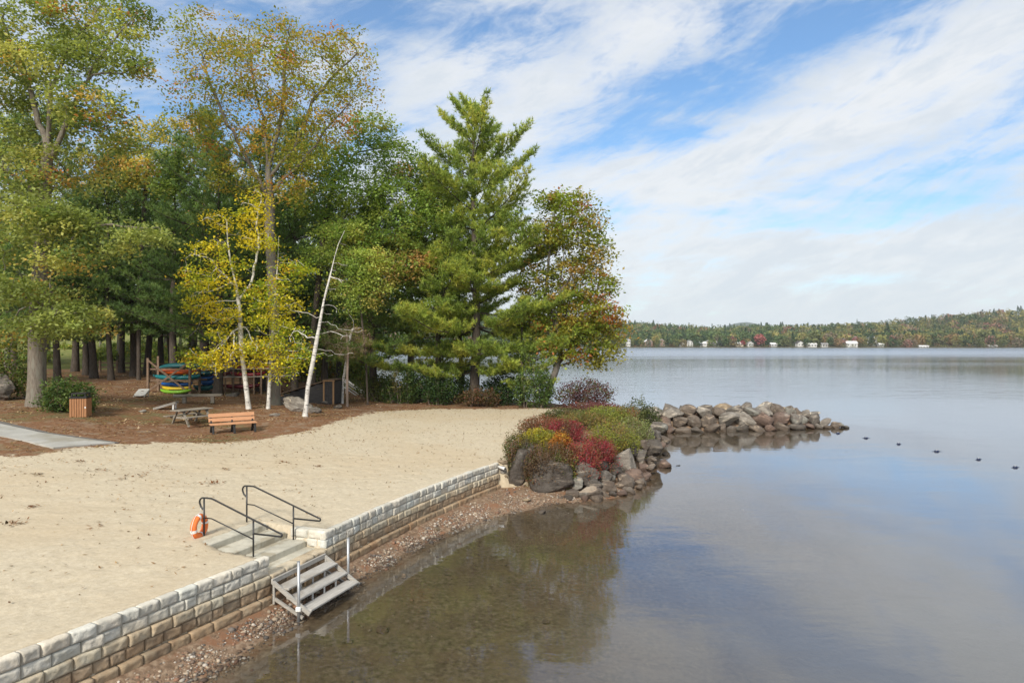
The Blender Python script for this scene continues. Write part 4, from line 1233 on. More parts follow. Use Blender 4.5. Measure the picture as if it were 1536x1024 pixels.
def B(px, py, rx, ry, Y, n, dY=0, rY=None):
    """crown clump: where it stands, its half sizes in metres from its size in view"""
    k = (Y + dY) / F
    return (P(px, py, Y + dY), (rx * k, rY if rY else max(rx, ry) * k * .9, ry * k), n)
def T(pts, Y): return [P(px, py, Y) + np.array((0, dy, 0)) for px, py, dy in pts]

OAK = [(3, (.135, .15, .040)), (3.4, (.20, .205, .058)), (1.6, (.10, .125, .034)), (1.5, (.27, .245, .07)), (.55, (.31, .20, 0.051)), (.12, (.33, .13, 0.043))]
OAKG = [(3, (.09, .12, .028)), (3, (.13, .155, .04)), (2, (.18, .185, .05)), (.4, (.27, .19, .05))]
RUST = [(3, (.17, .165, 0.025)), (2.5, (.24, .175, 0.030)), (1.5, (.29, .17, 0.033)), (1.8, (.15, .155, 0.020)), (.35, (.32, .12, 0.030))]
LIME = [(2, (.14, .19, .04)), (3, (.20, .24, .055)), (1.5, (.09, .13, .03)), (.7, (.31, .26, .06))]
GRNM = [(3, (.095, .14, .032)), (3, (.135, .185, .038)), (2, (.19, .225, .048)), (.5, (.24, .20, .06)), (.3, (.30, .13, .05))]
YELL = [(3, (.40, .30, .02)), (3, (.36, .29, .02)), (2.4, (.27, .26, .022)), (.8, (.40, .25, .02)), (.9, (.18, .21, .022))]
AMBER = [(2, (.46, .28, .05)), (2, (.38, .25, .06)), (1.2, (.24, .2, .05)), (1, (.48, .22, .07))]
REDM = [(2.4, (.18, .155, 0.025)), (3, (.125, .145, 0.020)), (2, (.22, .145, 0.030)), (.5, (.27, .09, 0.028)), (.7, (.27, .15, 0.036)), (1.2, (.17, .19, 0.025))]

# big oak at the left ---------------------------------------------------------------
Yo = 34.0; b = GY(55, Yo)
broad_tree('oak_tree', 'massive grey trunked oak at the left with green and orange leaves', b,
    T([(55, 610, 0), (56, 500, 0), (58, 400, .1), (62, 300, .2), (66, 215, .3), (72, 120, .2), (78, 60, 0)], Yo),
    [B(40, 40, 75, 45, Yo, 80, 0, 3), B(130, 25, 80, 30, Yo, 70, 1, 2.6), B(195, 30, 35, 30, Yo, 22, 0, 1.2), B(170, 85, 50, 22, Yo, 34, -.5, 1.5), B(205, 105, 18, 12, Yo, 10, -.5, .8), B(125, 80, 35, 22, Yo, 26, .5, 1.6), B(60, 95, 60, 30, Yo, 44, -1.5, 2),
     B(5, 110, 55, 50, Yo, 50, .5, 2.5), B(-50, 60, 60, 80, Yo, 60), B(130, 155, 55, 30, Yo, 60, -1.6, 2), B(60, 180, 70, 40, Yo, 60, 2, 2), B(-20, 210, 60, 40, Yo, 50, 0, 2),
     B(170, 205, 30, 22, Yo, 20, 0, 1.4), B(100, 250, 60, 30, Yo, 50, 1.5, 2.2), B(20, 260, 50, 40, Yo, 50, -1.5, 2),
     B(60, 325, 50, 34, Yo, 64, -2.6, 1.6), B(110, 330, 45, 20, Yo, 36, -2.0, 1.4), B(215, 350, 44, 9, Yo, 24, -1.8, 1.4), B(170, 372, 30, 9, Yo, 14, -1.5, 1.4),
     B(15, 345, 40, 50, Yo, 50, -.6, 2), B(95, 385, 40, 16, Yo, 30, -2.6, 1.2), B(20, 430, 45, 22, Yo, 46, -2.2, 1.5), B(85, 440, 30, 12, Yo, 22, -2.2, 1.2),
     B(108, 468, 48, 12, Yo, 36, -2.4, 1.4), B(130, 490, 26, 8, Yo, 16, -2.6, 1.2), B(70, 490, 50, 14, Yo, 36, -1.6, 1.4), B(10, 500, 40, 22, Yo, 34, .5, 1.6)],
    .39, OAK, M['oak_bark'], 101, padk=.54, leaves=26, lsize=.185, kill=.62, spread=.36, step=.42,
    extra_trunks=[T([(66, 220, .3), (45, 180, .6), (30, 120, .5), (15, 70, 0), (5, 20, 0)], Yo), T([(65, 245, .3), (90, 205, .1), (120, 160, -.3), (150, 100, -.4), (185, 55, -.4), (215, 25, -.4)], Yo), T([(74, 130, .2), (100, 80, 0), (125, 35, .3), (140, 0, .5)], Yo),
                  T([(122, 160, -.3), (150, 120, -.6), (205, 112, -.5)], Yo), T([(60, 300, .2), (30, 265, -.5), (-10, 240, -.5)], Yo), T([(60, 335, .2), (120, 330, -.8), (180, 345, -1.6), (225, 350, -1.8)], Yo), T([(57, 450, 0), (90, 462, -1.2), (130, 470, -2.2)], Yo), T([(57, 450, 0), (30, 430, -1.2), (5, 430, -2.)], Yo)])

# tall rusty maple in the middle -----------------------------------------------------
Ym = 41.0; b = GY(412, Ym)
broad_tree('maple_tree', 'tallest rust coloured open maple behind the yellow birches', b,
    T([(412, 610, 0), (413, 540, 0), (408, 440, .2), (402, 350, .3), (403, 290, .2), (402, 240, 0)], Ym),
    [B(310, 50, 50, 30, Ym, 40, 0, 2.5), B(330, 100, 60, 40, Ym, 60, -.6, 3), B(285, 150, 35, 30, Ym, 26, .8, 2), B(370, 60, 30, 34, Ym, 24, 1, 2), B(430, 60, 40, 30, Ym, 40, 0, 2.5), B(400, 110, 60, 40, Ym, 70, -1, 3),
     B(470, 95, 60, 45, Ym, 70, .5, 3), B(525, 85, 40, 40, Ym, 40, -.3, 2.5), B(530, 130, 30, 30, Ym, 26, 0, 2), B(460, 160, 65, 35, Ym, 60, -.6, 3), B(370, 165, 60, 35, Ym, 54, 1, 3),
     B(310, 190, 40, 26, Ym, 26, 0, 2), B(495, 190, 40, 26, Ym, 34, 0, 2), B(420, 210, 60, 30, Ym, 40, 0, 3), B(345, 225, 40, 22, Ym, 24, 0, 2), B(460, 235, 45, 24, Ym, 30, -.8, 2), B(355, 270, 40, 20, Ym, 24, -1, 2), B(440, 280, 40, 20, Ym, 22, -1, 2)],
    .30, RUST, M['grey_bark'], 102, padk=.66, leafk=3.2, extra_trunks=[T([(403, 300, .2), (375, 245, 0), (345, 190, -.3), (320, 130, -.4), (300, 70, -.3)], Ym), T([(402, 262, .2), (392, 180, .5), (372, 110, .8), (365, 50, .8)], Ym), T([(402, 250, 0), (420, 180, .2), (425, 110, .2), (430, 50, 0)], Ym),
        T([(402, 270, 0), (440, 220, .3), (465, 150, .4), (500, 110, .3), (535, 80, 0)], Ym), T([(403, 290, 0), (450, 255, -.5), (490, 200, -.3), (530, 150, -.2)], Ym), T([(375, 245, 0), (330, 215, .4), (290, 195, .8)], Ym)], leaves=15, lsize=.175, kill=.68, spread=.38, step=.48)

# maple behind the oak and maple (amber bough)
Yb = 52.0; b = GY(208, Yb)
broad_tree('maple_tree', 'green maple with amber upper boughs between the oak and the tallest maple', b,
    T([(205, 590, 0), (208, 450, 0), (215, 330, 0), (222, 240, 0)], Yb),
    [B(215, 205, 40, 24, Yb, 40), B(265, 195, 40, 22, Yb, 34), B(255, 245, 50, 22, Yb, 60, -1.5), B(205, 250, 40, 22, Yb, 44, -1), B(260, 280, 30, 16, Yb, 30, -2), B(300, 225, 34, 20, Yb, 24), B(170, 280, 40, 25, Yb, 36, -1), B(180, 225, 30, 22, Yb, 24)],
      .15, [(2, (.12, .15, .035)), (1.4, (.20, .19, .05)), (1.4, (.36, .26, .055)), (.5, (.36, .20, .07))], M['pine_bark'], 103, leaves=26, lsize=.2, kill=.75, spread=.42)
# green-orange maple right of centre
Yc = 47.0; b = GY(470, Yc)
broad_tree('maple_tree', 'green maple with one rust patch right of the tallest maple', b,
    T([(468, 598, 0), (470, 500, 0), (480, 400, 0), (490, 320, 0), (505, 260, 0)], Yc),
    [B(490, 240, 55, 28, Yc, 60, -.5), B(555, 195, 36, 24, Yc, 36), B(590, 240, 45, 30, Yc, 50, 0), B(530, 285, 60, 26, Yc, 60, -1.6), B(600, 300, 50, 34, Yc, 60, -.6), B(570, 345, 60, 26, Yc, 60, -1.2),
     B(640, 270, 34, 34, Yc, 36, 1), B(475, 300, 40, 30, Yc, 40), B(640, 330, 40, 24, Yc, 36), B(610, 395, 45, 20, Yc, 40, -1), B(520, 330, 40, 20, Yc, 34)],
    .20, [(3, (.11, .155, .034)), (3, (.16, .205, .042)), (2, (.22, .24, .05)), (.8, (.27, .22, .06)), (.3, (.30, .16, .06))], M['pine_bark'], 104, leaves=24, padk=.8, lsize=.2, kill=.72, spread=.42)
# small lime maple behind the leaning birch
Yd = 44.5; b = GY(552, Yd)
broad_tree('maple_tree', 'small lime green maple with amber top behind the leaning birch', b,
    T([(552, 600, 0), (549, 540, 0), (541, 460, 0), (535, 385, 0)], Yd),
    [B(515, 345, 40, 14, Yd, 40, -.5), B(550, 390, 38, 22, Yd, 56, -1), B(500, 380, 30, 18, Yd, 30), B(565, 425, 28, 18, Yd, 34, -.6), B(520, 430, 40, 14, Yd, 28), B(540, 455, 30, 12, Yd, 20), B(470, 385, 25, 14, Yd, 20, .5)],
    .065, [(2, (.18, .23, .05)), (2.4, (.25, .265, .06)), (1.2, (.33, .27, .07)), (.4, (.34, .22, .08))], M['pine_bark'], 105, leaves=24, lsize=.16, kill=.6, spread=.33, step=.4)
# right hand maple, leaning over the lake
Ye = 46.5; b = GY(812, Ye)
broad_tree('maple_tree', 'rightmost maple leaning over the lake with rusty red outer leaves', b,
    T([(812, 606, 0), (832, 560, 0), (842, 530, .2), (836, 480, .4), (842, 420, .4), (848, 360, 0)], Ye),
    [B(800, 420, 26, 30, Ye, 30, .8), B(805, 480, 30, 24, Ye, 34, .6), B(835, 520, 34, 18, Ye, 34, 0), B(790, 360, 18, 24, Ye, 14, 1), B(865, 470, 40, 30, Ye, 40, .6), B(855, 305, 34, 18, Ye, 40), B(825, 300, 26, 14, Ye, 20, .5), B(890, 335, 20, 22, Ye, 22), B(850, 350, 40, 24, Ye, 44, .5), B(895, 375, 22, 24, Ye, 24), B(820, 355, 30, 30, Ye, 34, 1), B(860, 405, 40, 24, Ye, 40, .8),
     B(905, 425, 22, 24, Ye, 26), B(850, 445, 45, 22, Ye, 44, 1), B(900, 470, 34, 22, Ye, 46, -.3), B(922, 495, 18, 18, Ye, 26), B(870, 495, 40, 18, Ye, 44, 0), B(830, 470, 30, 20, Ye, 20, 1.5), B(905, 525, 26, 16, Ye, 34, -.5), B(870, 532, 26, 10, Ye, 18, -.6), B(895, 545, 14, 7, Ye, 10, -.6)],
    .22, REDM, M['grey_bark'], 106, padk=.9, leafk=4.2, extra_trunks=[T([(835, 555, .1), (865, 510, .2), (895, 450, .2), (905, 380, .2)], Ye), T([(840, 500, .3), (820, 440, .6), (825, 360, .6), (835, 310, .4)], Ye), T([(842, 440, .4), (870, 390, .3), (888, 340, .1)], Ye), T([(835, 555, .1), (875, 535, -.2), (915, 500, -.2)], Ye)], leaves=15, lsize=.225, kill=.62, spread=.34, step=.42)

# birches ------------------------------------------------------------------------------
Y1 = 38.0; b = GY(374, Y1)
broad_tree('birch_tree', 'yellow birch with forked white trunk left of the straight one', b,
    T([(375, 612, 0), (368, 570, 0), (362, 520, 0), (360, 470, 0), (355, 430, 0), (347, 400, 0), (338, 360, .3), (337, 330, .3)], Y1),
    [B(318, 372, 30, 10, Y1, 26, -.3, .9), B(345, 395, 28, 10, Y1, 24, -.5, .9), B(300, 412, 26, 14, Y1, 30, -.2, 1), B(335, 425, 28, 10, Y1, 20, -.5, .9), B(300, 455, 26, 12, Y1, 30, -.4, 1), B(335, 470, 32, 14, Y1, 34, -.7, 1),
     B(330, 500, 24, 10, Y1, 20, -.5, .9), B(350, 525, 34, 10, Y1, 34, -.8, 1), B(310, 535, 36, 8, Y1, 34, -.6, .9), B(320, 545, 30, 8, Y1, 20, -.6, .7), B(285, 530, 18, 7, Y1, 14, -.4, .6),
     B(335, 330, 26, 16, Y1, 18, .2, .9), B(380, 330, 26, 24, Y1, 26, .4, 1), B(385, 300, 18, 14, Y1, 14, .4, .9), B(385, 362, 28, 12, Y1, 26, 0, 1), B(385, 520, 30, 12, Y1, 22, -.3, .9), B(375, 440, 16, 14, Y1, 12, .3, .7), B(295, 430, 22, 8, Y1, 14, -.3, .8)],
    .135, YELL, M['birch_bark'], 201, extra_trunks=[T([(357, 445, 0), (375, 420, .3), (384, 370, .4), (380, 330, .4), (388, 290, .4)], Y1), T([(357, 430, 0), (335, 412, -.2), (322, 390, -.3)], Y1)], leaves=9, lsize=.165, sep=.5, padk=.8, kill=.5, spread=.27, step=.32, rtip=.012, flare=1.3, group='white barked birches')
Y2 = 38.6; b = GY(402, Y2)
broad_tree('birch_tree', 'straight yellow green birch between the forked and the leaning birch', b,
    T([(402, 611, 0), (405, 560, 0), (409, 500, 0), (413, 440, 0), (417, 390, 0), (418, 355, 0)], Y2),
    [B(440, 400, 28, 8, Y2, 22, -.3, .9), B(455, 405, 14, 6, Y2, 8, -.2, .6), B(420, 425, 34, 12, Y2, 34, -.5, 1), B(395, 440, 22, 18, Y2, 26, -.5, .9), B(425, 455, 32, 12, Y2, 32, -.6, 1), B(410, 480, 34, 12, Y2, 34, -.6, 1),
     B(440, 495, 26, 8, Y2, 18, -.4, .9), B(420, 515, 30, 12, Y2, 32, -.6, 1), B(440, 545, 22, 12, Y2, 24, -.7, .9), B(400, 540, 26, 14, Y2, 30, -.8, 1), B(455, 530, 22, 10, Y2, 18, -.4, .9), B(425, 560, 14, 8, Y2, 12, -.6, .6), B(385, 470, 16, 20, Y2, 18, -.4, .8)],
    .105, [(2, (.36, .28, .02)), (2.5, (.28, .265, .022)), (2.5, (.18, .215, .022)), (.7, (.38, .25, .02))], M['birch_bark'], 202, leaves=9, lsize=.165, sep=.5, padk=.8, kill=.5, spread=.27, step=.32, rtip=.011, group='white barked birches')
Y3 = 36.2; b = GY(457, Y3)
broad_tree('birch_tree', 'leaning nearly bare white birch beside the lichen covered boulder', b,
    T([(456, 620, 0), (462, 580, 0), (470, 540, 0), (477, 500, 0), (486, 450, 0), (495, 415, 0), (502, 385, 0), (508, 365, 0), (517, 346, 0)], Y3),
    [B(450, 500, 16, 14, Y3, 8, .2, .7), B(445, 470, 12, 14, Y3, 6, .2, .6), B(520, 505, 18, 5, Y3, 8, .2, .6), B(505, 470, 10, 14, Y3, 6, 0, .5), B(515, 405, 10, 8, Y3, 5, 0, .5), B(503, 360, 3, 6, Y3, 3, 0, .3), B(515, 530, 16, 4, Y3, 5, .2, .4)],
    .115, YELL, M['birch_bark'], 203, leaves=0, kill=.35, step=.28, rtip=.012, group='white barked birches', flare=1.5)
Y4 = 44.5; b = GY(513, Y4)
broad_tree('birch_tree', 'thin slanting birch pair beside the dead brown pine beyond the shed', b,
    T([(511, 596, 0), (515, 570, 0), (519, 545, 0), (523, 520, 0)], Y4), [B(522, 500, 8, 12, Y4, 8, 0, .5), B(530, 480, 8, 12, Y4, 6, .3, .5)],
    .085, YELL, M['birch_bark'], 204, leaves=2, lsize=.1, kill=.4, step=.3, rtip=.012, group='white barked birches', leafk=1.0, padk=.3)
b = GY(521, 42.6)
broad_tree('dead_pine', 'small dying pine with bare brown twigs beyond the shed', b,
    T([(520, 598, 0), (521, 560, 0), (522, 530, 0), (520, 500, 0)], 42.6), [B(520, 512, 36, 25, 42.6, 170, 0, 1.4)],
    .08, [(3, (.22, .135, .085)), (2, (.18, .13, .07)), (1, (.14, .14, .05))], M['twig_bark'], 205, leaves=16, lsize=.15, kill=.3, step=.26, rtip=.009, spread=.2, width=.13, group=None, thin=3, leafk=2.2, sep=.3)

# pines ------------------------------------------------------------------------------------
def needles(org, dirs, rng, cols, n=7, Ln=.20, Wn=.036, cone=.75):
    m = len(org); n = int(n * 1.5)
    o = np.repeat(org, n, 0); d = np.repeat(dirs, n, 0) + rng.normal(0, cone, (m * n, 3)); d[:, 2] += .22
    d /= np.linalg.norm(d, axis=1)[:, None]
    s = rng.uniform(.7, 1.25, m * n)[:, None] * Ln
    side = np.cross(d, rng.normal(size=(m * n, 3))); side /= np.linalg.norm(side, axis=1)[:, None] + 1e-9
    v = np.stack([o - side * Wn * .5, o + side * Wn * .5, o + d * s], 1).reshape(-1, 3)
    f = np.arange(3 * m * n).reshape(-1, 3)
    cc = np.repeat(cols, n, 0) * (1 + rng.normal(0, .15, (m * n, 1)))
    return v, f, np.repeat(np.clip(cc, .003, .9), 3, 0)

PINE = [(3, (.25, .34, .075)), (3, (.36, .44, .09)), (2, (.46, .51, .10)), (.8, (.54, .54, .12))]
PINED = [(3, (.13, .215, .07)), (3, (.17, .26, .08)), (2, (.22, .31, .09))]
PINEM = [(3, (.16, .25, .07)), (3, (.21, .30, .08)), (2, (.28, .35, .09))]
def pine_mesh(Ht, rtr, seed, prof, z0, pal, whorl=.62, per=5, gap=0.0, dens=1.0, Ln=.2, n=7, Wn=.036, bent=(0, 0), clear=None, rise=1.0, tuft=.2, wide=1.0):
    """prof(f) -> branch reach at fraction f of height; returns (limb verts, faces), (needle verts, faces, cols)"""
    rng = np.random.default_rng(seed)
    V = []; Fq = []; nv = 0; O = []; D = []
    def tube(pts, rs, m):
        nonlocal nv
        pts = np.asarray(pts); tan = np.gradient(pts, axis=0); tan /= np.linalg.norm(tan, axis=1)[:, None] + 1e-9
        x = np.cross(tan[0], (0, 0, 1.) if abs(tan[0][2]) < .9 else (1., 0, 0)); x /= np.linalg.norm(x)
        an = np.arange(m) * 2 * math.pi / m; ca, sa = np.cos(an)[:, None], np.sin(an)[:, None]
        for t, q, r in zip(tan, pts, rs):
            x = x - t * (x @ t); x /= np.linalg.norm(x) + 1e-9; V.append(q + (ca * x + sa * np.cross(t, x)) * r)
        k = np.arange(m); k2 = (k + 1) % m
        for i in range(len(pts) - 1): o = nv + i * m; Fq.append(np.stack([o + k, o + k2, o + m + k2, o + m + k], 1))
        nv += m * len(pts)
    zs = np.linspace(-.3, Ht, 24)
    sway = lambda z: np.array((bent[0] * (max(z, 0) / Ht) ** 1.4 + .12 * math.sin(z * .35 + seed), bent[1] * (max(z, 0) / Ht) ** 1.4 + .1 * math.cos(z * .4 + seed), z))
    tube([sway(z) for z in zs], [rtr * (max(1 - z / Ht, .015)) ** .85 * (1 + .35 * math.exp(-max(z, 0) / .5)) for z in zs], 12)
    z = z0; ang0 = rng.uniform(0, 6.28)
    while z < Ht - .25:
        f = z / Ht; reach = prof(f)
        ang0 += rng.uniform(.4, 1.2)
        for k in range(per):
            if rng.random() < gap: continue
            az = ang0 + 2 * math.pi * k / per + rng.normal(0, .22); Lr = reach * (rng.uniform(.45, 1.1) if rng.random() < .8 else rng.uniform(.25, .5))
            if clear is not None and clear(f, az): Lr *= .45
            if Lr < .25: Lr = .25
            el0 = rise * (-.07 + .95 * f ** 1.7) + rng.normal(0, .07)
            ns = max(4, int(Lr / .35)); s = np.linspace(0, 1, ns + 1)
            h = np.array((math.cos(az), math.sin(az), 0)); wig = rng.normal(0, .05, ns + 1).cumsum() * .4
            perp = np.array((-h[1], h[0], 0))
            rr_ = Lr * s; zz = rr_ * math.tan(el0) + Lr * (.13 * s ** 2.5) - Lr * .10 * np.sin(math.pi * s) * (1 - f)
            o = sway(z + rng.normal(0, .06)); pts = o + rr_[:, None] * h * math.cos(el0) ** .3 + perp * (wig * Lr * .35)[:, None] + np.c_[np.zeros(ns + 1), np.zeros(ns + 1), zz]
            rb = max(.012, .011 * Lr + .008); tube(pts, rb * (1 - s * .85), 5 if rb > .03 else 4)
            # side shoots in the plane of the bough
            for i in range(1, ns + 1):
                if s[i] < .22 and Lr > 1.2: continue
                for sd in (-1, 1):
                    for rep in range(1 + int(rng.random() < .55 * dens) + int(rng.random() < .3 * dens - .3)):
                        ls = wide * (.24 + .42 * Lr * (1 - s[i]) ** .8) * rng.uniform(.4, 1.15); ls = min(ls, 1.5 * wide)
                        a2 = rng.uniform(.55, 1.15) * sd; tg = pts[min(i + 1, ns)] - pts[max(i - 1, 0)]; tg = tg / (np.linalg.norm(tg) + 1e-9)
                        pr = np.array((-tg[1], tg[0], 0)); dd = tg * math.cos(a2) + pr * math.sin(a2) + np.array((0, 0, rng.uniform(-.05, .3))); dd /= np.linalg.norm(dd)
                        p0 = pts[i] - tg * rng.uniform(0, .3)
                        nt_ = max(2, int(ls / tuft)); q = p0 + dd * (np.linspace(.25, 1, nt_) * ls)[:, None]; q[:, 2] += np.linspace(0, 1, nt_) ** 2 * ls * .12
                        if ls > .7: tube([p0, p0 + dd * ls * .95], [.009, .004], 3)
                        O.append(q); D.append(np.tile(dd + np.array((0, 0, .35)), (nt_, 1)))
            O.append(pts[-2:]); D.append(np.tile(pts[-1] - pts[-2], (2, 1)) / .3)
        z += whorl * rng.uniform(.75, 1.25) * (1.15 - .45 * f)
    top = [sway(Ht - q) for q in np.linspace(0, 1.4, 9)]; O.append(np.array(top)); D.append(np.tile((0, 0, 1.), (9, 1)))
    O = np.concatenate(O); D = np.concatenate(D); D /= np.linalg.norm(D, axis=1)[:, None] + 1e-9
    cols = pick_cols(O, pal, rng, .7, seed * .7, .14)
    O = O + rng.normal(0, .07, O.shape); nd = needles(O, D, rng, cols, n, Ln, Wn)
    return (np.concatenate(V), np.concatenate(Fq)), nd

def pine_tree(label, base, *a, group='white pines of the grove', barkm=None, **kw):
    t = thing('pine_tree', label, 'tree', base, 0, group)
    tr, nd = pine_mesh(*a, **kw)
    np_obj('trunk', tr[0], tr[1], barkm or M['pine_bark'], t, smooth=True)
    np_obj('crown', nd[0], nd[1], M['needle'], t, cols=nd[2])
    return t
def interp(xs, ys): return lambda f: float(np.interp(f, xs, ys))
def top_h(py, Y, base): return H - (py - 512) * Y / F - base[2]

Yp = 47.0; b = GY(712, Yp)
pine_tree('tallest white pine with layered boughs at the right end of the grove', b, top_h(156, Yp, b), .36, 301,
          interp([0, .15, .33, .45, .55, .70, .80, .90, .96, 1], [7.0, 7.6, 7.0, 6.2, 5.4, 4.9, 3.9, 2.3, 1.1, .3]), 2.3, PINE, whorl=1.22, per=6, gap=.22, dens=2.0, Ln=.29, n=7, Wn=.046, tuft=.14, wide=1.35)
Yp = 48.2; b = GY(655, Yp)
pine_tree('second pine whose trunk rises just left of the tallest white pine', b, top_h(262, Yp, b), .25, 302,
          interp([0, .15, .5, .8, 1], [6.2, 7.0, 5.4, 3.2, .3]), 2.6, PINE, whorl=.95, per=6, gap=.15, dens=1.7, Ln=.30, n=7, Wn=.046, tuft=.16, wide=1.3)
Yp = 50.5; b = GY(690, Yp)
pine_tree('thin pine squeezed between the two big right hand pines', b, top_h(290, Yp, b), .2, 303,
          interp([0, .3, .7, 1], [3.0, 3.6, 2.4, .3]), 4.0, PINED, whorl=.95, gap=.2, Ln=.24, n=7, Wn=.042)
Yp = 47.5; b = GY(560, Yp)
pine_tree('dark low branched pine at the sand edge right of the leaning birch', b, top_h(300, Yp, b), .29, 304,
          interp([0, .2, .5, .8, 1], [5.0, 6.0, 4.6, 2.6, .3]), 3.0, PINEM, whorl=.72, gap=.08, Ln=.24, n=8, Wn=.044)
Yp = 46.5; b = GY(785, Yp)
pine_tree('shorter pine with low boughs over the dark rhododendron', b, top_h(440, Yp, b), .17, 305,
          interp([0, .25, .6, 1], [3.2, 3.8, 2.6, .3]), 1.6, PINE, whorl=.62, gap=.1, Ln=.24, n=8, Wn=.042)
# the dark stand at the left: each with its own trunk, crowns from three meshes
stand = [(200, 54.5, 12, 'thick straight pine trunk left of the kayak rack'), (165, 51, 11, 'slim dark pine trunk left of the thick one'), (127, 55, 11, 'left one of the two pine trunks right of the rhododendron'), (139, 52, 10.5, 'right one of the two pine trunks right of the rhododendron, leaning slightly'),
         (83, 49, 12, 'dark pine trunk just behind the rhododendron'), (223, 58, 12, 'dark double pine trunk right behind the left rack post'), (242, 63, 11, 'farther pine behind the crossed rack'), (256, 66, 11, 'farthest thin pine behind the crossed rack'),
         (326, 45.6, 12.5, 'dark pine trunk standing before the red kayaks'), (392, 50, 13, 'pine trunk behind the two yellow birches'), (440, 49, 12, 'pine trunk between the straight birch and the shed'), (489, 53, 12, 'pine rising behind the shed roof'), (507, 58, 11, 'slim pine right of the shed roof'),
         (285, 70, 12, 'pine far behind the kayaks'), (262, 50.5, 12.5, 'pine just behind the left end of the kayaks'), (306, 49.5, 13, 'pine between the kayak rack and the red kayaks'), (185, 60, 13.5, 'pine behind the thick straight one'), (110, 60, 13.5, 'tall pine deep in the stand behind the rhododendron'), (350, 62, 13, 'pine far behind the red kayaks'), (20, 52, 12, 'pine behind the oak near the left edge'), (-30, 44, 12, 'pine at the left edge beyond the boulder'), (545, 62, 12, 'pine behind the dying brown pine'), (440, 68, 13, 'pine deep in the grove behind the shed')]
variants = []
for k, (Hk, sd, bot) in enumerate(((15.5, 311, 3.6), (17.5, 312, 4.6), (14.0, 313, 3.2))):
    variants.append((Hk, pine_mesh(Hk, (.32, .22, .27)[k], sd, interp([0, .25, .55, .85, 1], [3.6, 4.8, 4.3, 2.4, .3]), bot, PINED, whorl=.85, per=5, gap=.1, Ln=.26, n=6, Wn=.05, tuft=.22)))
protos = []
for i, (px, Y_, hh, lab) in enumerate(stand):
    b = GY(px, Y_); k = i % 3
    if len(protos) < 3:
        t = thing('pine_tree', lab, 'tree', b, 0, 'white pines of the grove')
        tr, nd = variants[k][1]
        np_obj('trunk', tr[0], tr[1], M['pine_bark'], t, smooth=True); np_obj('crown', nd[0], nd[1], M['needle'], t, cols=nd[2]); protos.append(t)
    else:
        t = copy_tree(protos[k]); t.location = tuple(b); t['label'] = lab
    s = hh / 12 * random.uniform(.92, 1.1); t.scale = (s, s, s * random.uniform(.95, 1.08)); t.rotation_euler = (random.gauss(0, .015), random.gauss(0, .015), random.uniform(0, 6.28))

# filler broadleaf trees behind (hill side beyond the lawn, back of the grove) ------------
def simple_tree(label, px, Y_, Ht, rad, pal, seed, group='trees beyond the lawn', leaves=22, ls=.34, sink=0.0, n=150):
    b = GY(px, Y_); z = b[2]
    w = lambda a, c, e: (b[0] + a, b[1] + c, z + e)
    rng = np.random.default_rng(seed)
    bl = [(w(rng.uniform(-.5, .5) * rad, rng.uniform(-.4, .4) * rad, Ht * (.45 + .12 * k) - sink), (rad * rng.uniform(.5, .9), rad * .7, Ht * .16), n // 5) for k in range(5)]
    return broad_tree('broadleaf_tree', label, b, [w(0, 0, 0), w(.1, 0, Ht * .25), w(0, .1, Ht * .5), w(.1, 0, Ht * .75)], bl, .02 * Ht, pal, M['grey_bark'], seed, leaves=leaves, lsize=ls, kill=1.2, step=.8, spread=.7, group=group, rtip=.02, sep=1.3, padk=.8, leafk=2.2)
k = 0
for (px, Y_, Ht, rad, pal, nm) in ((-60, 100, 12, 5, GRNM, 'green tree at the far left of the lawn'), (60, 128, 14, 6, LIME, 'lime green tree beyond the lawn behind the oak'), (110, 140, 16, 6, GRNM, 'tall green tree at the top of the lawn'), (150, 92, 6.5, 4, LIME, 'bright bushy tree on the lawn between the pine trunks'),
                                   (185, 100, 8, 4, LIME, 'bright green tree behind the thick straight pine'), (230, 88, 8, 4.5, LIME, 'sunlit tree behind the left rack post'), (270, 96, 9, 4.5, GRNM, 'green tree behind the crossed rack'), (320, 90, 10, 5, GRNM, 'green tree behind the red kayaks'),
                                   (380, 86, 10, 5, GRNM, 'green tree deep behind the yellow birches'), (440, 82, 9, 4.5, OAKG, 'olive tree deep behind the straight birch'), (495, 74, 8, 3.6, OAKG, 'olive tree beyond the shed'), (535, 66, 6.5, 3, LIME, 'low green tree at the lake behind the dying pine'),
                                   (10, 60, 11, 4.5, GRNM, 'dense green tree behind the oak at the left edge'), (345, 62, 17, 4.5, GRNM, 'green tree behind the tallest maple'), (130, 70, 17, 4.5, OAKG, 'tall olive oak in the dark stand behind the rhododendron'), (290, 70, 15, 4.5, GRNM, 'green tree above the kayak racks'),
                                   (430, 64, 17, 4.5, GRNM, 'green tree above the shed'), (615, 55, 14, 4.0, GRNM, 'green tree left of the second pine'),
        (70, 72, 15, 5, GRNM, 'green tree behind the dark pine left of the two trunks'), (180, 76, 17, 5.5, OAKG, 'olive tree on the slope above the thick straight pine'), (250, 80, 17, 5.5, GRNM, 'green tree on the slope above the crossed rack'), (-25, 66, 15, 5.5, OAKG, 'olive tree beyond the fence at the left edge'),
        (400, 74, 18, 5.5, GRNM, 'green tree deep behind the tallest maple'), (480, 70, 16, 5, OAKG, 'olive tree deep behind the leaning birch'), (555, 64, 14, 4.2, GRNM, 'green tree behind the dark low branched pine'), (320, 78, 18, 5.5, OAKG, 'olive tree deep behind the forked birch')):
    simple_tree(nm, px, Y_, Ht, rad, pal, 400 + k, n=170 if Y_ < 70 else 110); k += 1

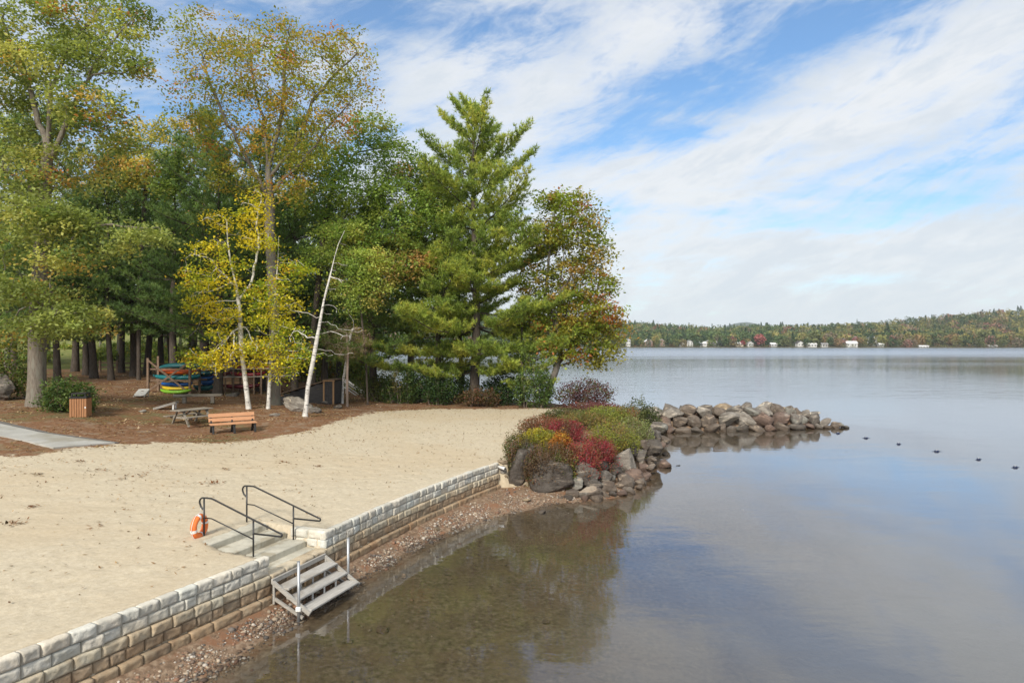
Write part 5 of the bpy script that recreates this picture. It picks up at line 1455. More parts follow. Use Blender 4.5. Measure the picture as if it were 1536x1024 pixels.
# shrubs ---------------------------------------------------------------------------------------
def shrub(name, label, base, blobs, pal, seed, n, lsize, cat='shrub', group=None, up=.6, width=.6, stemc=None, stems=14, shell=.75, aimup=0.):
    """blobs in metres relative to base: (cx,cy,cz,rx,ry,rz)"""
    rng = np.random.default_rng(seed); t = thing(name, label, cat, base, 0, group)
    C_ = []; tot = sum(q[3] * q[5] for q in blobs)
    mb = MB()
    for q in blobs:
        k = int(n * q[3] * q[5] / tot)
        d = rng.normal(size=(k, 3)); d /= np.linalg.norm(d, axis=1)[:, None]
        lump = np.array([mnoise.noise((v[0] * 2.4 + seed, v[1] * 2.4 + q[0], v[2] * 2.4)) * .34 + mnoise.noise((v[0] * 6 + seed, v[1] * 6, v[2] * 6)) * .22 for v in d])
        r = (shell + (1 - shell) * rng.uniform(0, 1, k) ** .5) * (1 + lump * 1.25) * rng.uniform(.68, 1.10, k)
        p = np.array(q[:3]) + d * r[:, None] * np.array(q[3:])
        C_.append(p[p[:, 2] > -.05])
        for s in range(max(3, stems // len(blobs))):
            dd = rng.normal(size=3); dd[2] = abs(dd[2]) + .6; dd /= np.linalg.norm(dd); e = np.array(q[:3]) + dd * np.array(q[3:]) * .9
            mid = (np.array((q[0] * .5, q[1] * .5, 0)) + e) / 2 + rng.normal(0, .05, 3)
            mb.tube([(q[0] * .7 + rng.normal(0, .06), q[1] * .7 + rng.normal(0, .06), -.1), tuple(mid), tuple(e)], [.02, .013, .005], 4)
    mb.build('stems', stemc or M['twig_bark'], t)
    C_ = np.concatenate(C_)
    cols = pick_cols(C_ + np.array(base), pal, rng, 1.6, seed, .2)
    aim = np.tile((0, 0, aimup), (len(C_), 1)) if aimup else None
    v, f, cc = kites(C_, lsize, lsize * width, up, rng, cols, aim=aim)
    np_obj('foliage', v, f, M['shrub_leaf'], t, cols=cc)
    return t
RHODO = [(3, (.07, .12, .03)), (3, (.10, .16, .04)), (2, (.145, .2, .05)), (.5, (.22, .25, .07))]
b = GY(104, 32.6)
shrub('rhododendron', 'rounded glossy green rhododendron between the oak trunk and the litter bin', b, [(-.3, 0, .8, 1.05, .9, .95), (.45, .1, .75, .8, .8, .8), (-.75, .2, .6, .6, .7, .7), (.75, 0, .45, .5, .6, .5)], RHODO, 501, 5200, .13)
b = GY(22, 37)
shrub('rhododendron', 'loose green shrub behind the boulder at the left edge', b, [(-.6, 0, 1.3, 1.3, 1, 1.3), (.4, .4, .9, .8, .8, .9), (-1.9, .2, 1.6, 1.2, 1, 1.6)], GRNM, 502, 5200, .15)
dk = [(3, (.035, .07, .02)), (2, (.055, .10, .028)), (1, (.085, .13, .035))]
def SH(px, py_top, Y_, wpx, label, pal, seed, n, ls, name='shrub', lobes=3, **kw):
    b = GY(px, Y_); h = max(.25, H - (py_top - 512) * Y_ / F - b[2]); w = wpx * Y_ / F / 2
    r = np.random.default_rng(seed)
    bl = [(0, 0, h * .48, w * .62, w * .6, h * .54)]
    for i in range(lobes):
        s = -1 if i % 2 else 1; q = r.uniform(.25, .6)
        bl.append((s * w * q, r.uniform(-.3, .3) * w, h * r.uniform(.32, .5), w * (1 - q) * 1.0, w * .5, h * r.uniform(.34, .5)))
    return shrub(name, label, b, bl, pal, seed, n, ls, **kw)
SH(800, 545, 44.6, 64, 'dark glossy rhododendron under the pine boughs at the sand end', RHODO, 503, 5200, .14, name='rhododendron', group='shrubs along the back of the sand')
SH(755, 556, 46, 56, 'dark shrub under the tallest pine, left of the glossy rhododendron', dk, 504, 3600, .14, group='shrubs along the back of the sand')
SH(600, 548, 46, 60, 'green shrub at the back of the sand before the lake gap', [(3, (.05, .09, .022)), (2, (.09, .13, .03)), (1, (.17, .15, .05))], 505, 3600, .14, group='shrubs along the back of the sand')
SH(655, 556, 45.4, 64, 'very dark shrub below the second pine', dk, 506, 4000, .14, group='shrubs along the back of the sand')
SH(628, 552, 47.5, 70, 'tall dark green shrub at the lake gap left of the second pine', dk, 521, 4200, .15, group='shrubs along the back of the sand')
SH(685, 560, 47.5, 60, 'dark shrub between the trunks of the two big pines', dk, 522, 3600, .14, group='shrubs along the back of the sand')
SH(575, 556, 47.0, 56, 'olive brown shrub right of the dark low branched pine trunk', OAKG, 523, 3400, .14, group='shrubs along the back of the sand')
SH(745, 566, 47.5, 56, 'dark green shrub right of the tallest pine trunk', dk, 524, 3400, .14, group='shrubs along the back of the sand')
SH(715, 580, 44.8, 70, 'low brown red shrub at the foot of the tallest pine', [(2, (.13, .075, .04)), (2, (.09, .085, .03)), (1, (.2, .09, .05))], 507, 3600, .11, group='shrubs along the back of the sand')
SH(560, 560, 49, 60, 'olive shrub behind the dark low branched pine', OAKG, 508, 3000, .15, group='shrubs along the back of the sand')
PURP = [(2.5, (.10, .045, .05)), (2, (.15, .06, .06)), (1.5, (.09, .10, .035)), (1, (.22, .08, .06)), (.8, (.14, .15, .05))]
SH(878, 566, 45.5, 92, 'purple leaved shrub by the lake right of the rhododendron', PURP, 509, 5600, .13, lobes=4, group='shrubs along the back of the sand')
SH(957, 596, 41.5, 72, 'small round green shrub at the landward end of the jetty', [(3, (.06, .085, .028)), (2, (.09, .115, .035)), (1, (.14, .15, .05))], 510, 6500, .11, lobes=3)
for i, (px, top, Y_, wpx, lab, pal) in enumerate(((95, 516, 88, 70, 'lime green bush on the lawn left of the two pine trunks', LIME), (155, 520, 76, 64, 'rounded lime bush on the lawn between the pine trunks', LIME), (182, 512, 84, 60, 'tall bright bush behind the thick straight pine', GRNM), (215, 505, 80, 70, 'bright leafy bush behind the double pine trunk', LIME),
        (250, 510, 72, 80, 'green bush behind the crossed rack', GRNM), (300, 512, 70, 90, 'green bush behind the middle of the racks', OAKG), (350, 510, 68, 90, 'green bush behind the long low rack', GRNM), (405, 512, 66, 90, 'olive bush behind the birches', OAKG),
        (455, 520, 62, 80, 'olive bush behind the shed', OAKG), (500, 525, 60, 70, 'russet green bush right of the shed', OAK), (532, 535, 56, 50, 'low green bush beyond the dying pine', LIME), (30, 520, 70, 120, 'green bush beyond the left fence', GRNM), (60, 505, 100, 60, 'green bush up the lawn behind the oak', GRNM))):
    SH(px, top, Y_, wpx, lab, [(w_, tuple(k * 1.5 for k in c_)) for w_, c_ in pal], 540 + i, 2600, .24, group='bushes between the grove and the lawn')
# low heathy shrubs of the planted bed, each a plant of its own
BED = 'low shrubs of the planted bed'
def BEDS(px, py, wpx, hpx, Y_, label, pal, seed, n, ls, **kw):
    """low mound: centre, size in view, depth; foot hidden in the ground"""
    k = Y_ / F; c = P(px, py, Y_); g = gz(c[0], c[1]); base = (c[0], c[1], g - .05)
    cz = c[2] - base[2]; w = wpx * k / 2 * 1.28; h = hpx * k / 2 * 1.08; n = int(n * 1.35)
    r = np.random.default_rng(seed); bl = [(0, 0, cz, w * .7, w * .75, h)]
    for i in range(4):
        a = i * 1.57 + r.uniform(0, 1); bl.append((w * .5 * math.cos(a), w * .5 * math.sin(a), cz - h * .15 + r.uniform(-.12, .12) * h, w * .5, w * .5, h * r.uniform(.7, .95)))
    for i in range(5):
        a = r.uniform(0, 6.28); bl.append((w * .8 * math.cos(a), w * .7 * math.sin(a), cz * r.uniform(.5, .9), w * r.uniform(.25, .4), w * .35, h * r.uniform(.5, .8)))
    bl.append((0, 0, cz * .45, w * 1.0, w * .8, cz * .55))
    return shrub('low_shrub', label, base, bl, pal, seed, n, ls, group=BED, width=.5, shell=.8, **kw)
BRN = [(3, (.13, .085, .05)), (2, (.16, .10, .055)), (1.5, (.10, .10, .035)), (.8, (.22, .10, .06))]
CRIM = [(3, (.33, .045, .06)), (2, (.24, .05, .05)), (1.8, (.19, .085, .05)), (.6, (.42, .08, .09)), (1, (.16, .12, .045))]
BEDS(778, 668, 40, 44, 26.4, 'small brown green shrub at the left tip of the planted bed', [(2, (.12, .10, .04)), (2, (.09, .11, .03)), (1, (.18, .1, .05))], 601, 3400, .075)
BEDS(822, 684, 68, 50, 26.1, 'brown leafless looking shrub over the broadest dark boulder', BRN, 602, 6800, .07)
BEDS(808, 652, 46, 22, 28.0, 'bright yellow shrub above the brown one', [(3, (.36, .31, .03)), (2, (.28, .27, .035)), (1.5, (.18, .21, .04))], 603, 3600, .085)
BEDS(842, 664, 28, 36, 27.0, 'orange leaved shrub between the yellow and the red ones', [(3, (.44, .18, .03)), (2, (.42, .26, .04)), (1, (.34, .11, .03))], 604, 2800, .085)
BEDS(846, 690, 34, 28, 25.9, 'small green shrub below the orange one', [(3, (.13, .17, .035)), (2, (.2, .22, .05)), (1, (.2, .12, .05))], 605, 2200, .075)
BEDS(872, 684, 48, 48, 26.5, 'red shrub with brown foot above the white streaked boulder', [(3, (.33, .05, .06)), (2, (.25, .10, .05)), (1.5, (.19, .10, .05))], 606, 5000, .075)
BEDS(845, 642, 60, 28, 30.0, 'deep red shrub in the middle of the bed', [(3, (.27, .04, .05)), (2, (.20, .06, .05)), (1, (.16, .1, .05))], 607, 4800, .08)
BEDS(900, 674, 46, 40, 27.8, 'vivid crimson shrub over the hollow between the boulders', CRIM, 608, 5200, .07)
BEDS(812, 634, 58, 24, 31.5, 'rusty brown shrub on the sand side of the bed', [(3, (.25, .09, .05)), (2, (.18, .09, .045)), (1, (.13, .11, .04))], 609, 4400, .08)
BEDS(918, 652, 64, 48, 30.0, 'yellow green shrub on the lake side behind the crimson one', [(3, (.26, .27, .05)), (2, (.19, .22, .045)), (1, (.33, .27, .06)), (.5, (.25, .15, .06))], 610, 6400, .08)
BEDS(872, 626, 66, 18, 34.5, 'olive and russet shrub in the upper middle of the bed', [(2, (.2, .2, .05)), (2, (.25, .16, .06)), (1, (.13, .15, .04))], 611, 4200, .09)
BEDS(850, 618, 60, 14, 36.5, 'dark green low shrub on the sand side near the rhododendron', [(3, (.085, .10, .035)), (2, (.11, .12, .04)), (1, (.16, .1, .05))], 612, 3600, .09)
BEDS(908, 620, 60, 22, 36.0, 'bright lime shrub near the far end of the bed', [(3, (.24, .27, .05)), (2, (.18, .23, .045)), (1, (.3, .28, .07))], 613, 4600, .09)
BEDS(948, 644, 48, 46, 32.4, 'silvery green shrub overhanging the cove side boulders', [(3, (.22, .25, .09)), (2, (.28, .30, .14)), (1, (.26, .2, .08))], 614, 4600, .08)
BEDS(940, 618, 40, 22, 36.5, 'reddish green shrub before the small round one', [(2, (.2, .2, .05)), (2, (.27, .12, .06)), (1, (.16, .19, .05))], 615, 3000, .09)
BEDS(890, 608, 66, 10, 40.5, 'purple heath shrub at the far end of the bed', [(3, (.17, .06, .06)), (2, (.21, .08, .07)), (1, (.13, .1, .05))], 616, 3800, .1)

# fallen leaves and needles ---------------------------------------------------------------------
def litter(name, label, pts, pal, ls, seed, up=2.5, width=.55):
    r = np.random.default_rng(seed); c = np.array(pts); z = ground_z(c[:, 0], c[:, 1])
    near_ = np.array([mnoise.noise((x * 2.3, y * 2.3, 0)) * .018 + mnoise.noise((x * .35 + 5, y * .35, 8.5)) * .03 for x, y in c])
    p = np.c_[c, z + .022 + np.abs(near_) * .4]
    cols = pick_cols(p, pal, r, .6, seed, .22)
    n = len(p); a = r.normal(size=(n, 3)); a[:, 2] *= .22; a /= np.linalg.norm(a, axis=1)[:, None]
    nr = r.normal(0, .28, (n, 3)); nr[:, 2] = 1
    bb = np.cross(nr, a); bb /= np.linalg.norm(bb, axis=1)[:, None]; s = r.uniform(.5, 1.4, n)[:, None] * ls
    v = np.stack([p - a * s * .5, p + bb * s * width * .5, p + a * s * .5 + (0, 0, .01), p - bb * s * width * .5], 1).reshape(-1, 3)
    o = np_obj(name, v, np.arange(4 * n).reshape(n, 4), M['leaf'], cols=np.repeat(cols, 4, 0))
    return tag(o, label, 'leaves', kind='stuff')
r = np.random.default_rng(77)
xs = r.uniform(-40, 6, 110000); ys = r.uniform(22, 56, 110000)
d = sdf(xs, ys, SAND); ok = (d < .5) & (sdf(xs, ys, UPPER) > .8)
pathm = inside(xs, ys, [p[:2] for p in pp])
nzv = vnoise(xs, ys, .5, 3)
ok &= (~pathm | (r.random(110000) < .05)) & (r.random(110000) < .35 + nzv)
litter('fallen_leaves', 'tan and brown fallen leaves strewn over the forest floor', np.c_[xs, ys][ok][:20000], [(3, (.42, .30, .17)), (2, (.30, .18, .09)), (2, (.20, .10, .05)), (2, (.58, .45, .29))], .12, 701)
xs = r.uniform(-30, 5, 40000); ys = r.uniform(9, 44, 40000); d = sdf(xs, ys, SAND); dU_ = sdf(xs, ys, UPPER)
nzv = vnoise(xs, ys, .33, 13)
pr = np.clip(.16 + .75 * np.exp(-np.maximum(d, 0) / 4.5) + .35 * nzv, .02, 1) * (r.random(40000) * .8 + .2)
ok = (d > 0) & (dU_ > .5) & (r.random(40000) < pr * .8)
litter('scattered_leaves', 'dry brown leaves and needle bits scattered over the pale sand', np.c_[xs, ys][ok][:12000], [(3, (.25, .155, .085)), (2, (.36, .24, .135)), (2, (.17, .10, .06)), (1, (.14, .1, .06))], .085, 702, width=.40)
clumps = []
for (px, py, n, s) in ((20, 786, 26, .13), (50, 760, 12, .1), (200, 712, 22, .2), (321, 724, 26, .18), (123, 692, 12, .12), (146, 706, 14, .15), (56, 712, 10, .12), (340, 704, 10, .1), (245, 700, 8, .12), (428, 694, 14, .12), (480, 700, 8, .1), (146, 791, 10, .12), (180, 719, 8, .1)):
    g = G(px, py)
    for _ in range(n): clumps.append((g[0] + r.normal(0, s), g[1] + r.normal(0, s)))
litter('leaf_clumps', 'little heaps of curled dead leaves lying on the sand', clumps, [(3, (.22, .10, .045)), (2, (.30, .15, .07)), (1, (.12, .08, .05))], .11, 703, width=.5)
# ================================================================== FAR SHORE
SHORE_Y = 650.0
def shore_y(x): return SHORE_Y + 14 * math.sin(x * .011) + 6 * math.sin(x * .037 + 1) + max(0, -x) * .15
SKY_PX = [(-400, 470), (300, 478), (700, 474), (930, 488), (965, 490), (1010, 493), (1060, 496), (1085, 495), (1120, 492), (1165, 491), (1215, 492), (1270, 490), (1330, 489), (1370, 482), (1400, 478), (1430, 476), (1470, 473), (1500, 469), (1560, 466), (1700, 455), (2000, 440), (2600, 450)]
def ridge_top(px): return float(np.interp(px, [p[0] for p in SKY_PX], [p[1] for p in SKY_PX]))
RIDGE = 330.0                                   # the ridge stands this far behind the shore
def hill_z(x, y):
    s = (y - shore_y(x)) / RIDGE
    if s < 0: return max(-2.0, s * 60)
    px = 768 + x / (shore_y(x) + RIDGE) * F
    zr = H + (512 - ridge_top(px)) * (shore_y(x) + RIDGE) / F - 7.5
    k = min(s, 1.0); k = .12 * k + .88 * k * k * (3 - 2 * k) if s < 1 else 1
    return .8 * min(1, s * 40) + max(zr - .8, 2) * k + 2.0 * mnoise.noise((x * .012, y * .012, 2)) * min(1, s * 3)
hx = np.linspace(-900, 1500, 161); hs = np.r_[-20, 0, 2, 6, 15, 30, 50, 80, 120, 160, 200, 250, 300, 360, 450, 600]
hv = np.array([[(x, shore_y(x) + s, hill_z(x, shore_y(x) + s)) for x in hx] for s in hs]).reshape(-1, 3)
ii = np.arange(len(hv)).reshape(len(hs), len(hx))
hq = np.stack([ii[:-1, :-1], ii[:-1, 1:], ii[1:, 1:], ii[1:, :-1]], -1).reshape(-1, 4)
M['far_ground'] = mat_mottled('far_ground', (.07, .07, .035), (.13, .11, .06), .05, .95, .1)
struct(np_obj('hills', hv, hq, M['far_ground'], smooth=True))
# distant blue mountain
mx = np.linspace(250, 2100, 60)
mt = [max(0, 66 * math.exp(-((x - 1215) / 170) ** 2) + 30 * math.exp(-((x - 1100) / 160) ** 2) + 40 * math.exp(-((x - 1420) / 260) ** 2)) for x in mx]
mvv = np.concatenate([[(x, 3400, -5) for x in mx], [(x, 3550, t + 4 * mnoise.noise((x * .02, 0, 0))) for x, t in zip(mx, mt)], [(x, 3900, -5) for x in mx]]); n_ = len(mx)
mf = np.array([[r * n_ + i, r * n_ + i + 1, (r + 1) * n_ + i + 1, (r + 1) * n_ + i] for r in range(2) for i in range(n_ - 1)])
struct(np_obj('mountain', mvv, mf, mat_mottled('mountain_forest', (.05, .075, .06), (.08, .10, .08), .01, .95, .1), smooth=True))

M['far_leaf'] = leaf_mat('far_leaf', .25, .15, .6, (1.1, 1.1, .7))
FARP = [((.045, .075, .026), 5), ((.065, .098, .03), 5), ((.10, .125, .036), 4), ((.15, .15, .045), 2.4), ((.17, .13, .05), .9), ((.19, .10, .06), .35), ((.14, .11, .065), .8)]
FARP_R = [((.05, .075, .026), 3.5), ((.09, .10, .032), 3.5), ((.16, .145, .042), 3.4), ((.20, .175, .05), 2.0), ((.20, .13, .055), 1.1), ((.20, .105, .07), .6), ((.15, .115, .07), 1.3)]
def crown_cloud(c, w, h, conifer, col, rng, n):
    """leaf clump faces of one far crown"""
    if conifer:
        t = rng.uniform(0, 1, n) ** .7; a = rng.uniform(0, 6.283, n); r_ = (1 - t) * w * .5 * (0.75 + .5 * rng.random(n)) + .25 * w * .12
        p = np.c_[np.cos(a) * r_, np.sin(a) * r_, t * h]; s = w * .15
    else:
        d = rng.normal(size=(n, 3)); d /= np.linalg.norm(d, axis=1)[:, None]; so = rng.uniform(0, 99)
        lump = np.array([mnoise.noise((q[0] * 1.9 + so, q[1] * 1.9, q[2] * 1.9)) for q in d]) * .5
        r_ = (1 + lump) * rng.uniform(.65, 1, n)
        p = d * r_[:, None] * np.array((w * .5, w * .5, h * .46)) + np.array((0, 0, h * .54)); s = w * .125
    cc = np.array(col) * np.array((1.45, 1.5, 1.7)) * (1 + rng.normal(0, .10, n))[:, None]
    v, f, c3 = kites(p + np.array(c), s * 1.3, s * 1.15, .5, rng, np.clip(cc, .004, .9))
    return v, f, c3
def far_forest():
    rng = np.random.default_rng(88); V = []; Fc = []; C = []; n0 = 0
    fw = np.array([w for _, w in FARP]); fw = fw / fw.sum(); fr = np.array([w for _, w in FARP_R]); fr = fr / fr.sum()
    rows = [6, 14, 24, 36, 50, 66, 84, 104, 126, 150, 176, 204, 234, 266, 300, 330, 360]
    for s in rows:
        x = -330.0 + rng.uniform(0, 6)
        xmax = 800 if s > 60 else 700
        while x < xmax:
            w = rng.uniform(8, 15) * (1 if s > 20 else .7); x += w * .6
            y = shore_y(x) + s + rng.normal(0, 3.5)
            px = 768 + x / y * F
            if px > 1650 or px < 480: continue
            if s < 15 and rng.random() < .6: continue
            z = hill_z(x, y)
            con = rng.random() < (.15 if px < 1300 else .12)
            right = px > 1210 + rng.normal(0, 60)
            P_, w_ = (FARP_R, fr) if right else (FARP, fw)
            col = P_[rng.choice(len(P_), p=w_)][0]
            if con: col = (.04, .068, .028); w *= .62
            h = rng.uniform(10, 15.5) * (1.15 if con else 1) * (.75 if s < 20 else 1)
            v, f, c = crown_cloud((x, y, z - .5), w, h, con, col, rng, 190 if s < 130 else 130)
            V.append(v); Fc.append(f + n0); C.append(c); n0 += len(v)
    o = np_obj('far_forest', np.concatenate(V), np.concatenate(Fc), M['far_leaf'], cols=np.concatenate(C))
    tag(o, 'mixed autumn forest covering the hills along the far shore', 'forest', kind='stuff')
far_forest()
# shore bushes
def far_bush():
    rng = np.random.default_rng(89); V = []; Fc = []; C = []; n0 = 0; x = -200.0
    pal = [(.09, .10, .035), (.14, .10, .05), (.13, .13, .045), (.17, .095, .055), (.07, .085, .035)]
    while x < 640:
        w = rng.uniform(2.5, 5); x += w * .7; y = shore_y(x) + rng.uniform(2, 6)
        px = 768 + x / y * F
        dens = .85 if px > 1320 else .6
        if rng.random() > dens: continue
        v, f, c = crown_cloud((x, y, .3), w, rng.uniform(2, 4.5), False, pal[rng.integers(5)], rng, 46)
        V.append(v); Fc.append(f + n0); C.append(c); n0 += len(v)
    o = np_obj('shore_undergrowth', np.concatenate(V), np.concatenate(Fc), M['far_leaf'], cols=np.concatenate(C))
    tag(o, 'brownish bushes lining the far water edge', 'undergrowth', kind='stuff')
far_bush()
# single far trees that stand out
def far_tree(px, py_base, w_px, h_px, conifer, col, label, seed, s=10):
    Yt = SHORE_Y + s; x = (px - 768) / F * Yt; Yt = shore_y(x) + s; x = (px - 768) / F * Yt; z = hill_z(x, Yt)
    rng = np.random.default_rng(seed); t = thing('maple_tree' if not conifer else 'pine_tree', label, 'tree', (x, Yt, z), 0, 'trees that stand out on the far shore')
    w = w_px * Yt / F; h = h_px * Yt / F
    v, f, c = crown_cloud((0, 0, h * .12), w, h * .9, conifer, col, rng, 320); np_obj('crown', v, f, M['far_leaf'], t, cols=c)
    mb = MB(); mb.tube([(0, 0, -1), (0, 0, h * .5), (0, 0, h * .85)], [.35, .25, .08], 6); mb.build('trunk', M['grey_bark'], t)
for a in ((1140, 512, 17, 18, False, (.26, .085, .07), 'big red maple on the far shore among pale cottages', 901), (1098, 515, 12, 15, False, (.2, .09, .065), 'dull pinkish red maple on the far shore left of the big red one', 902),
          (1114, 516, 7, 9, False, (.28, .04, .045), 'small vivid red tree between the two reddish maples on the far shore', 903), (1283, 510, 9, 15, False, (.28, .11, .1), 'pink red tree before the large white lakeside building', 904),
          (1331, 510, 13, 33, True, (.045, .07, .03), 'tall dark pine right of the large white lakeside building', 905, 45), (1322, 515, 13, 17, False, (.18, .18, .05), 'round yellow green tree beside the large white lakeside building', 906),
          (1222, 515, 24, 22, False, (.13, .14, .045), 'broad olive tree at the far water edge left of the white building', 907), (1364, 500, 17, 16, False, (.22, .12, .06), 'orange tree on the right hand far hillside', 908, 60),
          (1352, 487, 22, 16, False, (.18, .095, .08), 'rosy tree high on the right hand far hillside', 909, 150), (984, 516, 12, 16, False, (.25, .20, .06), 'yellowish tree between the two brown houses on the far shore', 910)):
    far_tree(*a)

# houses over the water ------------------------------------------------------------------
HW = {'white': mat_mottled('white_siding', (.50, .50, .49), (.62, .62, .60), 1, .7), 'grey': mat_mottled('grey_siding', (.34, .34, .34), (.44, .44, .44), 1, .7), 'brown': mat_mottled('brown_siding', (.18, .12, .09), (.26, .18, .14), 1, .7),
      'tan': mat_mottled('tan_siding', (.44, .37, .28), (.54, .46, .36), 1, .7)}
HR = {'grey': mat_mottled('grey_roof', (.22, .22, .22), (.32, .32, .32), 2, .8), 'white': mat_mottled('pale_roof', (.60, .60, .60), (.72, .72, .72), 2, .6), 'dark': mat_mottled('dark_roof', (.06, .055, .055), (.11, .10, .10), 2, .8)}
M['dark_glass'] = mat_mottled('window_glass', (.02, .025, .03), (.05, .055, .06), 1, .15, .5, .0, .001)
def house(px, s, w, d, h, wall, roof, label, rz=0.0, gable=False, floors=1, roofh=None, group='houses along the far shore'):
    s = s * 1.0 + 1; w *= .85; d *= .82; h *= .78
    Yt = SHORE_Y + s; x = (px - 768) / F * Yt; Yt = shore_y(x) + s; x = (px - 768) / F * Yt; z = hill_z(x, Yt)
    t = thing('lake_house', label, 'house', (x, Yt, z), rz, group)
    mb = MB(); mb.box((0, 0, h / 2 - .5), (w, d, h + 1)); rh = roofh or (d * .32 if not gable else w * .34)
    if gable: mb.add([(-w / 2, -d / 2, h), (w / 2, -d / 2, h), (0, -d / 2, h + rh), (-w / 2, d / 2, h), (w / 2, d / 2, h), (0, d / 2, h + rh)], [(0, 1, 2), (4, 3, 5)])
    else: mb.add([(-w / 2, -d / 2, h), (-w / 2, d / 2, h), (-w / 2, 0, h + rh), (w / 2, -d / 2, h), (w / 2, d / 2, h), (w / 2, 0, h + rh)], [(0, 2, 1), (3, 4, 5)])
    mb.build('wall', HW[wall], t)
    mb = MB(); o = .5
    if gable:
        for sg in (-1, 1): mb.bar((sg * (w / 2 + o) * .5 , -d / 2 - o, h + rh * .5 - .05), (sg * (w / 2 + o) * .5, d / 2 + o, h + rh * .5 - .05), math.hypot(w / 2 + o, rh), .18, up=(sg * rh, 0, w / 2))
    else:
        for sg in (-1, 1): mb.bar((-w / 2 - o, sg * (d / 2 + o) * .5, h + rh * .5 - .05), (w / 2 + o, sg * (d / 2 + o) * .5, h + rh * .5 - .05), math.hypot(d / 2 + o, rh), .18, up=(0, sg * rh, d / 2))
    mb.build('roof', HR[roof], t)
    for fl_ in range(floors):
        nwin = max(2, int(w / 2.6)); zc = (fl_ + .55) * h / floors
        for k in range(nwin):
            xx = -w / 2 + w * (k + .5) / nwin
            fr = MB(); fr.box((xx, -d / 2 - .04, zc), (1.3, .08, 1.3)); f_ = fr.build('window', HW['white'], t)
            g_ = MB(); g_.box((xx, -d / 2 - .09, zc), (1.05, .04, 1.05)); g_.build('pane', M['dark_glass'], f_)
    mb = MB(); mb.box((w * .28, d * .1, h + rh * .9), (.7, .7, 1.6)); mb.build('chimney', HR['dark'], t)
    return t
for a in ((942, 10, 4, 6, 8, 'white', 'grey', 'tall narrow white house at the left end of the far shore', .1, True, 2), (972, 14, 9, 7, 5.5, 'brown', 'white', 'left brown house with pale roof on the far shore', .1, True, 2),
          (992, 14, 8, 7, 6, 'brown', 'white', 'right brown house with pale roof on the far shore', -.1, True, 2), (1023, 8, 6, 5, 3, 'white', 'dark', 'small white cottage low at the far shore', 0, True), (1034, 14, 7, 6, 5, 'white', 'grey', 'white gabled cottage right of the small one on the far shore', .1, True, 2),
          (1054, 10, 8, 6, 4, 'white', 'white', 'wide white cottage with pale roof on the far shore', 0, False), (1062, 18, 7, 6, 5, 'tan', 'grey', 'tan cottage behind the wide white one', .1, True), (1073, 12, 7, 6, 5, 'white', 'dark', 'white cottage with dark roof left of the pinkish maple', -.1, True, 2),
          (1108, 10, 9, 6, 3.6, 'tan', 'white', 'tan cottage with pale roof between the red maples', 0, False), (1125, 8, 6, 5, 4, 'white', 'grey', 'white cottage just left of the big red maple', 0, True), (1160, 10, 7, 5, 3, 'grey', 'white', 'low grey cottage right of the big red maple', 0, False),
          (1199, 12, 7, 6, 4.5, 'white', 'dark', 'white dark roofed cottage left of the broad olive tree', .1, True), (1217, 6, 10, 5, 3, 'white', 'white', 'long low white boathouse at the far water edge', 0, False), (1236, 6, 7, 5, 3, 'white', 'grey', 'low white boathouse right of the longer one', 0, False),
          (1265, 18, 6, 6, 7, 'white', 'grey', 'tall white house left of the large white building', .2, True, 2), (1276, 6, 12, 7, 4.5, 'white', 'white', 'white boathouse before the large lakeside building', 0, False),
          (1297, 28, 27, 11, 8.5, 'white', 'grey', 'large white lakeside building with long grey roof', -.05, False, 2, 2.6), (1321, 8, 5, 5, 2.6, 'white', 'white', 'tiny white hut right of the large white building', 0, False),
          (1347, 40, 9, 7, 4, 'grey', 'grey', 'grey house among trees right of the tall dark pine', 0, False), (1383, 38, 9, 7, 3.2, 'white', 'white', 'low pale roofed house in the middle of the right hand shore', 0, False), (1430, 50, 11, 8, 4.2, 'white', 'grey', 'white house part way up the right hand shore', .3, False),
          (1456, 36, 14, 6, 2.6, 'white', 'white', 'long low white building left of the white towered house', 0, False), (1470, 44, 9, 8, 7.5, 'white', 'grey', 'two storey white house standing highest at the right', .1, True, 2), (1485, 40, 9, 7, 3.2, 'white', 'white', 'low white house right of the two storey one', 0, False),
          (1512, 44, 10, 7, 3.4, 'grey', 'grey', 'grey house at the right edge of the far shore', 0, False), (1385, 3, 10, 3, 1.4, 'white', 'white', 'low white boat shelter on the right hand water edge', 0, False), (1488, 3, 9, 3, 1.2, 'grey', 'white', 'low pale boat shelter furthest right on the water edge', 0, False)):
    house(*a)

# air
m, nt, out = new_mat('haze'); pv = N(nt, 'ShaderNodeVolumePrincipled'); pv.inputs['Color'].default_value = (.80, .87, .95, 1); pv.inputs['Density'].default_value = .00012; pv.inputs['Anisotropy'].default_value = 0.0
L(nt, pv.outputs[0], out.inputs['Volume'])
mb = MB(); mb.box((200, 1900, 75), (5200, 4600, 161)); hz_o = mb.build('haze', m); tag(hz_o, 'thin pale haze over the lake and the far hills', 'haze', kind='stuff')

